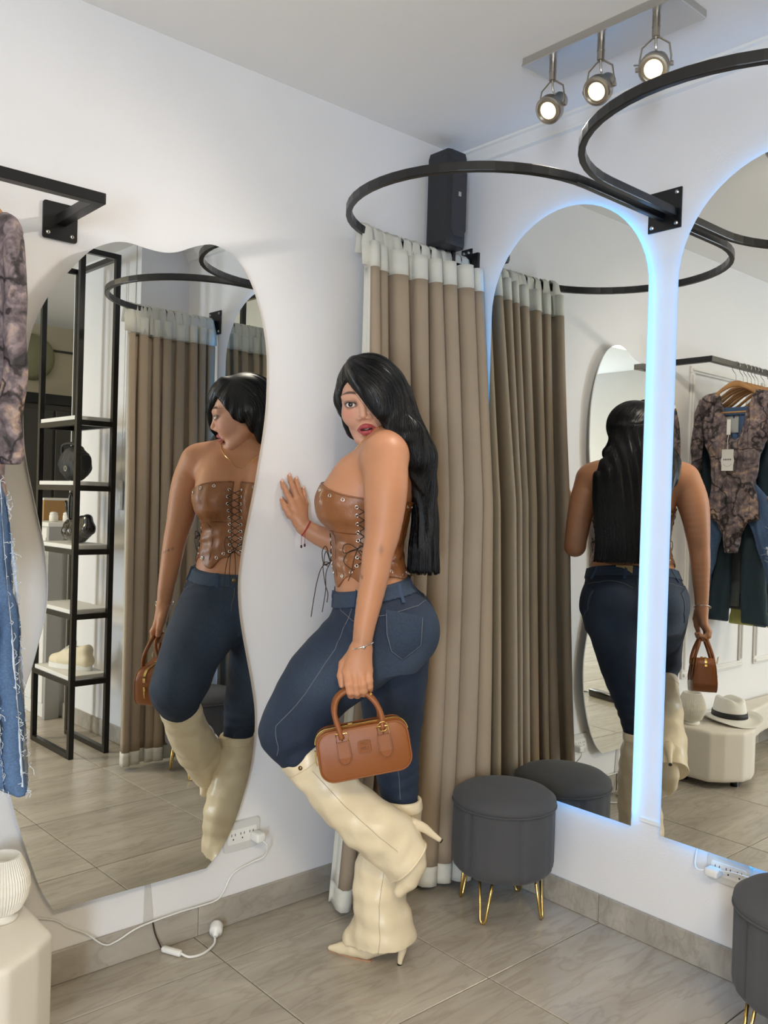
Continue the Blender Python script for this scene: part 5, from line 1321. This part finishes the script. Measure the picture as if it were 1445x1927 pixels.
# face window cut from the cap
def window(x, y, z):
    P = [x - HC[0], y - HC[1], z - HC[2]]
    a, b, c = [sum(HR[j, i] * P[j] for j in range(3)) / HS for i in range(3)]
    ln = ((a + .043) * .811 + (c - .078) * .585) + 4.0 * (a + .01) ** 2 * .25       # below-left of the sweeping fringe
    return np.maximum(ln, (.026 + .62 * c) - b + .25 * np.maximum(a, 0))
SHr.fn(window, 's', .006)
def window2(x, y, z):
    P = [x - HC[0], y - HC[1], z - HC[2]]
    a, b, c = [sum(HR[j, i] * P[j] for j in range(3)) / HS for i in range(3)]
    return np.maximum(np.maximum(c + .012, a + .01), -.026 - b)
SHr.fn(window2, 's', .01)
# side fall on her left, over the cheek to the back of the shoulder
SHr.chain([H(.070, .030, .035), H(.080, .036, -.02), H(.082, .020, -.075), (-.070, .095, 1.425), (-.100, .075, 1.375), (-.118, .045, 1.29)], [.030, .034, .040, .042, .040, .028], .05, k2=.04)
SHr.chain([H(-.070, -.03, .01), H(-.056, -.070, -.06), (-.03, -.065, 1.42), (-.08, -.095, 1.36), (-.118, -.085, 1.28)], [.022, .024, .038, .040, .028], .05, k2=.04)
SHr.loft([(1.06, -.122, .036, -.035, .100), (1.12, -.127, .041, -.038, .112), (1.20, -.130, .036, -.040, .122), (1.30, -.122, .031, -.042, .132), (1.37, -.105, .036, -.036, .126), (1.44, -.070, .048, -.022, .108), (1.50, -.03, .062, -.008, .090), (1.56, .0, .075, .0, .080)], .03)
SHr.fn(lambda x, y, z: .0018 * np.sin(190 * y + 60 * x + 8 * z + 2 * wnoise(x, y, z, 7, 3)) * np.clip((1.60 - z) / .12, 0, 1), 'd')
SHr.fn(lambda x, y, z: 1.098 + .016 * wnoise(x, y, 0, 70, 5) + .010 * wnoise(x, y, 0, 210, 6) - z, 'i', .004)
V, Q = SHr.mesh((-.22, -.18, 1.06), (.17, .15, 1.69), .0027, 1)
hair = obj('hair', mesh_data('hair', V, Q, True), M['hair'], pr)
# strands follow the surface downhill
N = 3600
seed = V[RNG.integers(len(V), size=N)]
z0 = seed[:, 2]; P = seed.copy(); path = [P.copy()]
pw = RNG.normal(size=(N, 3)) * np.array([.10, .10, .03])
keep = np.ones(N, bool); steps = 34; hstep = RNG.uniform(.008, .014, N)
for k in range(steps):
    n_ = SHr.grad(P, .004)
    q = toH(P)
    d = np.tile(np.array([-.10, 0.0, -1.0]), (N, 1)) + pw
    top = np.clip((q[:, 2] - .0) / .06, 0, 1)[:, None]
    d = d + top * (ha[None] * .9 - hf[None] * .15) * np.clip((q[:, 1:2] + .06) / .08, 0, 1) - top * hf[None] * .7 * np.clip((.02 - q[:, 1:2]) / .05, 0, 1)
    d = d - n_ * (d * n_).sum(1, keepdims=True); d /= np.linalg.norm(d, axis=1, keepdims=True) + 1e-9
    Pn = P + d * hstep[:, None]
    below = Pn[:, 2] < 1.125
    sd = SHr.ev(Pn)
    Pn = np.where(below[:, None], P + np.array([-.02, 0, -1.0]) * hstep[:, None] * .8 + pw * .002, Pn - SHr.grad(Pn, .004) * (np.clip(sd, -.02, .02) - .0008)[:, None])
    P = np.where((Pn[:, 2] < 1.055)[:, None], P, Pn); path.append(P.copy())
path = np.stack(path, 1)
parts_v = []; parts_q = []; nv = 0; ns = path.shape[1]
rad = .0006 * np.interp(np.linspace(0, 1, ns), [0, .15, .8, 1], [.2, 1, 1, .2])
T = np.gradient(path, axis=1); T /= np.linalg.norm(T, axis=2, keepdims=True) + 1e-9
ref = np.array([.3, .9, .1]); A = np.cross(T, ref); A /= np.linalg.norm(A, axis=2, keepdims=True) + 1e-9; B = np.cross(T, A)
ringp = [path + (A * math.cos(t_) + B * math.sin(t_)) * rad[None, :, None] for t_ in (0, 2 * PI / 3, 4 * PI / 3)]
VV = np.stack(ringp, 2).reshape(-1, 3)      # strand, step, side
idx = np.arange(N * ns * 3).reshape(N, ns, 3); QQ = []
for j in range(3): QQ.append(np.stack([idx[:, :-1, j], idx[:, :-1, (j + 1) % 3], idx[:, 1:, (j + 1) % 3], idx[:, 1:, j]], -1).reshape(-1, 4))
hs = obj('hair_strands', mesh_data('hair_strands', VV, np.concatenate(QQ), True), M['hair'], hair); hs['kind'] = 'stuff'
# loose face-framing wisps
ws_ = []
for k in range(0):
    ws_.append(tube(spline([H(-.060, .035, .080 - k * .004), H(-.076 - .002 * k, .026, .02), H(-.079 - .0015 * k, .016, -.04), H(-.072 + .004 * k, .010, -.075 - .008 * k)], 6), .0004, 4))
for k in range(5):
    ws_.append(tube(spline([H(-.035 + .006 * k, .078, .075), H(-.012 + .006 * k, .096, .03), H(.022 + .004 * k, .098, -.03), H(.045 + .005 * k, .078, -.085)], 6), .0004, 4))
for k in range(0):
    ws_.append(tube(spline([H(-.04 + .02 * k, .05, .12), H(-.02 + .02 * k, .02, .138), H(.02 + .02 * k, -.03, .135)], 6), .0005, 4))
o = obj('hair_wisps', join(*ws_), M['hair'], hair); o['kind'] = 'stuff'

# --- jewellery
Pn = []
tt = np.linspace(-PI, PI, 40)
Pn = trace(SB, np.stack([.016 + .080 * np.cos(tt), .084 * np.sin(tt), 1.60 + 0 * tt], 1), (0, 0, -1), 40) + np.array([0, 0, .001])
obj('necklace', tube(Pn, .0010, 5), M['gold'], pr)
bz = [(.032 + .029 * math.cos(t_), .2605 + .029 * math.sin(t_), .893 - .010 * math.cos(t_)) for t_ in np.linspace(0, 2 * PI, 36)[:-1]]
br_ = obj('silver_bangle', tube(bz, .0016, 8, True), M['chrome'], pr, smooth=True)
br_['label'] = 'thin silver bangle with a bead'
obj('bead', xf(lathe([(.0, -.005), (.003, -.005), (.0045, -.002), (.0045, .002), (.003, .005), (0, .005)], 12), Matrix.Translation((.028, .2895, .893)) @ Matrix.Rotation(PI / 2, 4, 'Y')), M['chrome'], br_)
ax = Vector((.229, -.211, 1.168)) - Vector((.18, -.217, 1.142)); rb = obj('red_string_bracelet', join(ring((.222, -.212, 1.164), ax, .0252, .0017, 24, 6), ring((.219, -.212, 1.163), ax, .0252, .0013, 24, 6)), M['red'], pr, smooth=True)
for k, (du, L_) in enumerate(((.0, .034), (-.010, .030))):
    p0 = Vector((.232 + du, -.190, 1.148)); obj('bead_tassel', join(tube([p0, p0 + Vector((0, .002, -L_))], .0007, 4)), M['red'], rb)
    obj('bead', xf(lathe([(0, -.005), (.0026, -.004), (.0030, 0), (.0026, .004), (0, .005)], 10), Matrix.Translation(p0 + Vector((0, .002, -L_ - .004)))), M['bead'], rb, smooth=True)

# ================================================================== HANDBAG (held: a thing of its own)
hbag = thing('handbag', 'small tan leather handbag with gold hardware held in the woman\'s left hand', 'handbag', (0, 0, 0))
Mp = Matrix.Translation(PO) @ Matrix.Rotation(PR, 4, 'Z')
# bag frame: X to image right (= -u), Y towards the camera (= v), Z up, tilted in the picture plane
Mb = Mp @ Matrix.Translation((.022, .268, .640)) @ Matrix.Rotation(PI, 4, 'Z') @ Matrix.Scale(-1, 4, (0, 1, 0)) if False else Mp @ Matrix.Translation((.022, .268, .640)) @ Matrix.Rotation(PI, 4, 'Z')
Mb = Mb @ Matrix.Rotation(math.radians(7), 4, 'Z') @ Matrix.Rotation(math.radians(-10.5), 4, 'Y')
hbag.matrix_basis = Mb
# in this frame local -Y faces the camera
def bag_sec(s, d):  # rounded box: section in (x,z), depth d
    return rrect(.228 * s, .122 * s, .034 * s, 8)
def bag_body():
    V = []; Fc = []; rings = [(-.042, .93), (-.040, .975), (-.036, 1.0), (-.02, 1.01), (0, 1.012), (.02, 1.01), (.036, 1.0), (.040, .975), (.042, .93)]
    n = len(rrect(1, 1, .1, 8))
    for y, s in rings:
        for a, b in bag_sec(s, y): V.append((a, y * (1.0 - .25 * max(0, b) / .06), b))
    for i in range(len(rings) - 1):
        for k in range(n): Fc.append((i * n + k, (i + 1) * n + k, (i + 1) * n + (k + 1) % n, i * n + (k + 1) % n))
    Fc.append(tuple(range(n))); Fc.append(tuple((len(rings) - 1) * n + k for k in range(n))[::-1])
    return V, Fc
bb = obj('body', bag_body(), M['bag'], hbag); autosmooth(bb, 50)
def yb(b, d=.040): return d * (1.0 - .25 * max(0, b) / .06)
for sgn in (-1, 1):
    obj('piping', tube([(a, sgn * yb(b, .0395), b) for a, b in rrect(.225, .119, .033, 8)], .0021, 6, True), M['bag'], hbag, smooth=True)
    for cx in (-.050, .052):
        tabp = [(-.0165, .026), (.0165, .026), (.0165, -.012)] + [(.0165 * math.cos(t_), -.014 + .0165 * math.sin(t_)) for t_ in np.linspace(0, -PI, 9)] + [(-.0165, -.012)]
        tb = obj('handle_tab', prism([(a + cx, b + .008) for a, b in tabp], lambda a, b: (a, sgn * (yb(b, .042)), b), lambda a, b: (a, sgn * (yb(b, .042) + .0032), b)), M['bag'], hbag)
        obj('stitching', tube([(cx + a * .86, sgn * (yb(b + .008, .042) + .0034), b * .93 + .008) for a, b in tabp], .0006, 4, True), M['bag_dark'], tb)
        z = .042; yy = sgn * (yb(z, .042) + .003)
        obj('buckle', join(tube([(cx - .014, yy, z - .012), (cx - .014, yy - sgn * .001, z + .012), (cx + .014, yy - sgn * .001, z + .012), (cx + .014, yy, z - .012)], .0018, 8, True), tube([(cx, yy, z - .006), (cx, yy + sgn * .001, z + .010)], .0013, 6)), M['gold'], hbag, smooth=True)
    # handle: inverted U gathered into the hand (hand is at bag-frame (-.02.., 0, .145))
    hp = [(-.050, sgn * .036, .040), (-.0535, sgn * .034, .065), (-.058, sgn * .024, .100), (-.048, sgn * .012, .130), (-.026, sgn * .008, .146), (.0, sgn * .008, .147), (.024, sgn * .011, .136), (.045, sgn * .018, .110), (.055, sgn * .028, .078), (.052, sgn * .036, .045)]
    ho = obj('handle', sweep(spline(hp, 5), circ(.0068, 10, .0062)), M['bag'], hbag, smooth=True)
obj('key_ring', ring((.052, -.047, .056), (0, 1, .2), .0125, .0011, 24, 6), M['gold'], hbag, smooth=True)
obj('handle_stud', join(cyl((.034, -.012, .128), (.040, -.012, .134), .006, 10)), M['gold'], hbag)
zp = [(a, 0, b) for a, b in rrect(.2325, .1255, .034, 8)]; zp = [p for p in zp if p[2] > .0]
zp.sort(key=lambda p: -p[0])
obj('zip', sweep(zp, [(-.0006, -.004), (.0012, -.004), (.0012, .004), (-.0006, .004)]), M['gold'], hbag)
obj('zip_pull', join(box((-.120, -.004, .0), (-.116, .004, .014), .001, 1), tube([(-.119, 0, .004), (-.121, 0, -.012), (-.119, 0, -.024)], .0018, 6)), M['gold'], hbag)
obj('zip_slider', box((-.030, -.005, .0625), (-.018, .005, .068), .001, 1), M['gold'], hbag)
# embossed two-line lettering on the front
lp = obj('logo_panel', prism(rrect(.030, .029, .003), lambda a, b: (a + .001, -.0420, b + .014), lambda a, b: (a + .001, -.0428, b + .014)), M['bag'], hbag)
for k in range(2):
    cu = bpy.data.curves.new('lettering', 'FONT'); cu.body = 'MIU'; cu.size = .0125; cu.align_x = 'CENTER'; cu.extrude = .0006
    to = bpy.data.objects.new('lettering', cu); COL.objects.link(to)
    dg = bpy.context.evaluated_depsgraph_get(); me = bpy.data.meshes.new_from_object(to.evaluated_get(dg)); bpy.data.objects.remove(to)
    me.transform(Matrix.Translation((.001, -.0430, .0185 - k * .0125)) @ Matrix.Rotation(PI / 2, 4, 'X') @ Matrix.Diagonal((.95, .95, 1, 1)))
    obj('lettering', me, M['bag_dark'], lp)
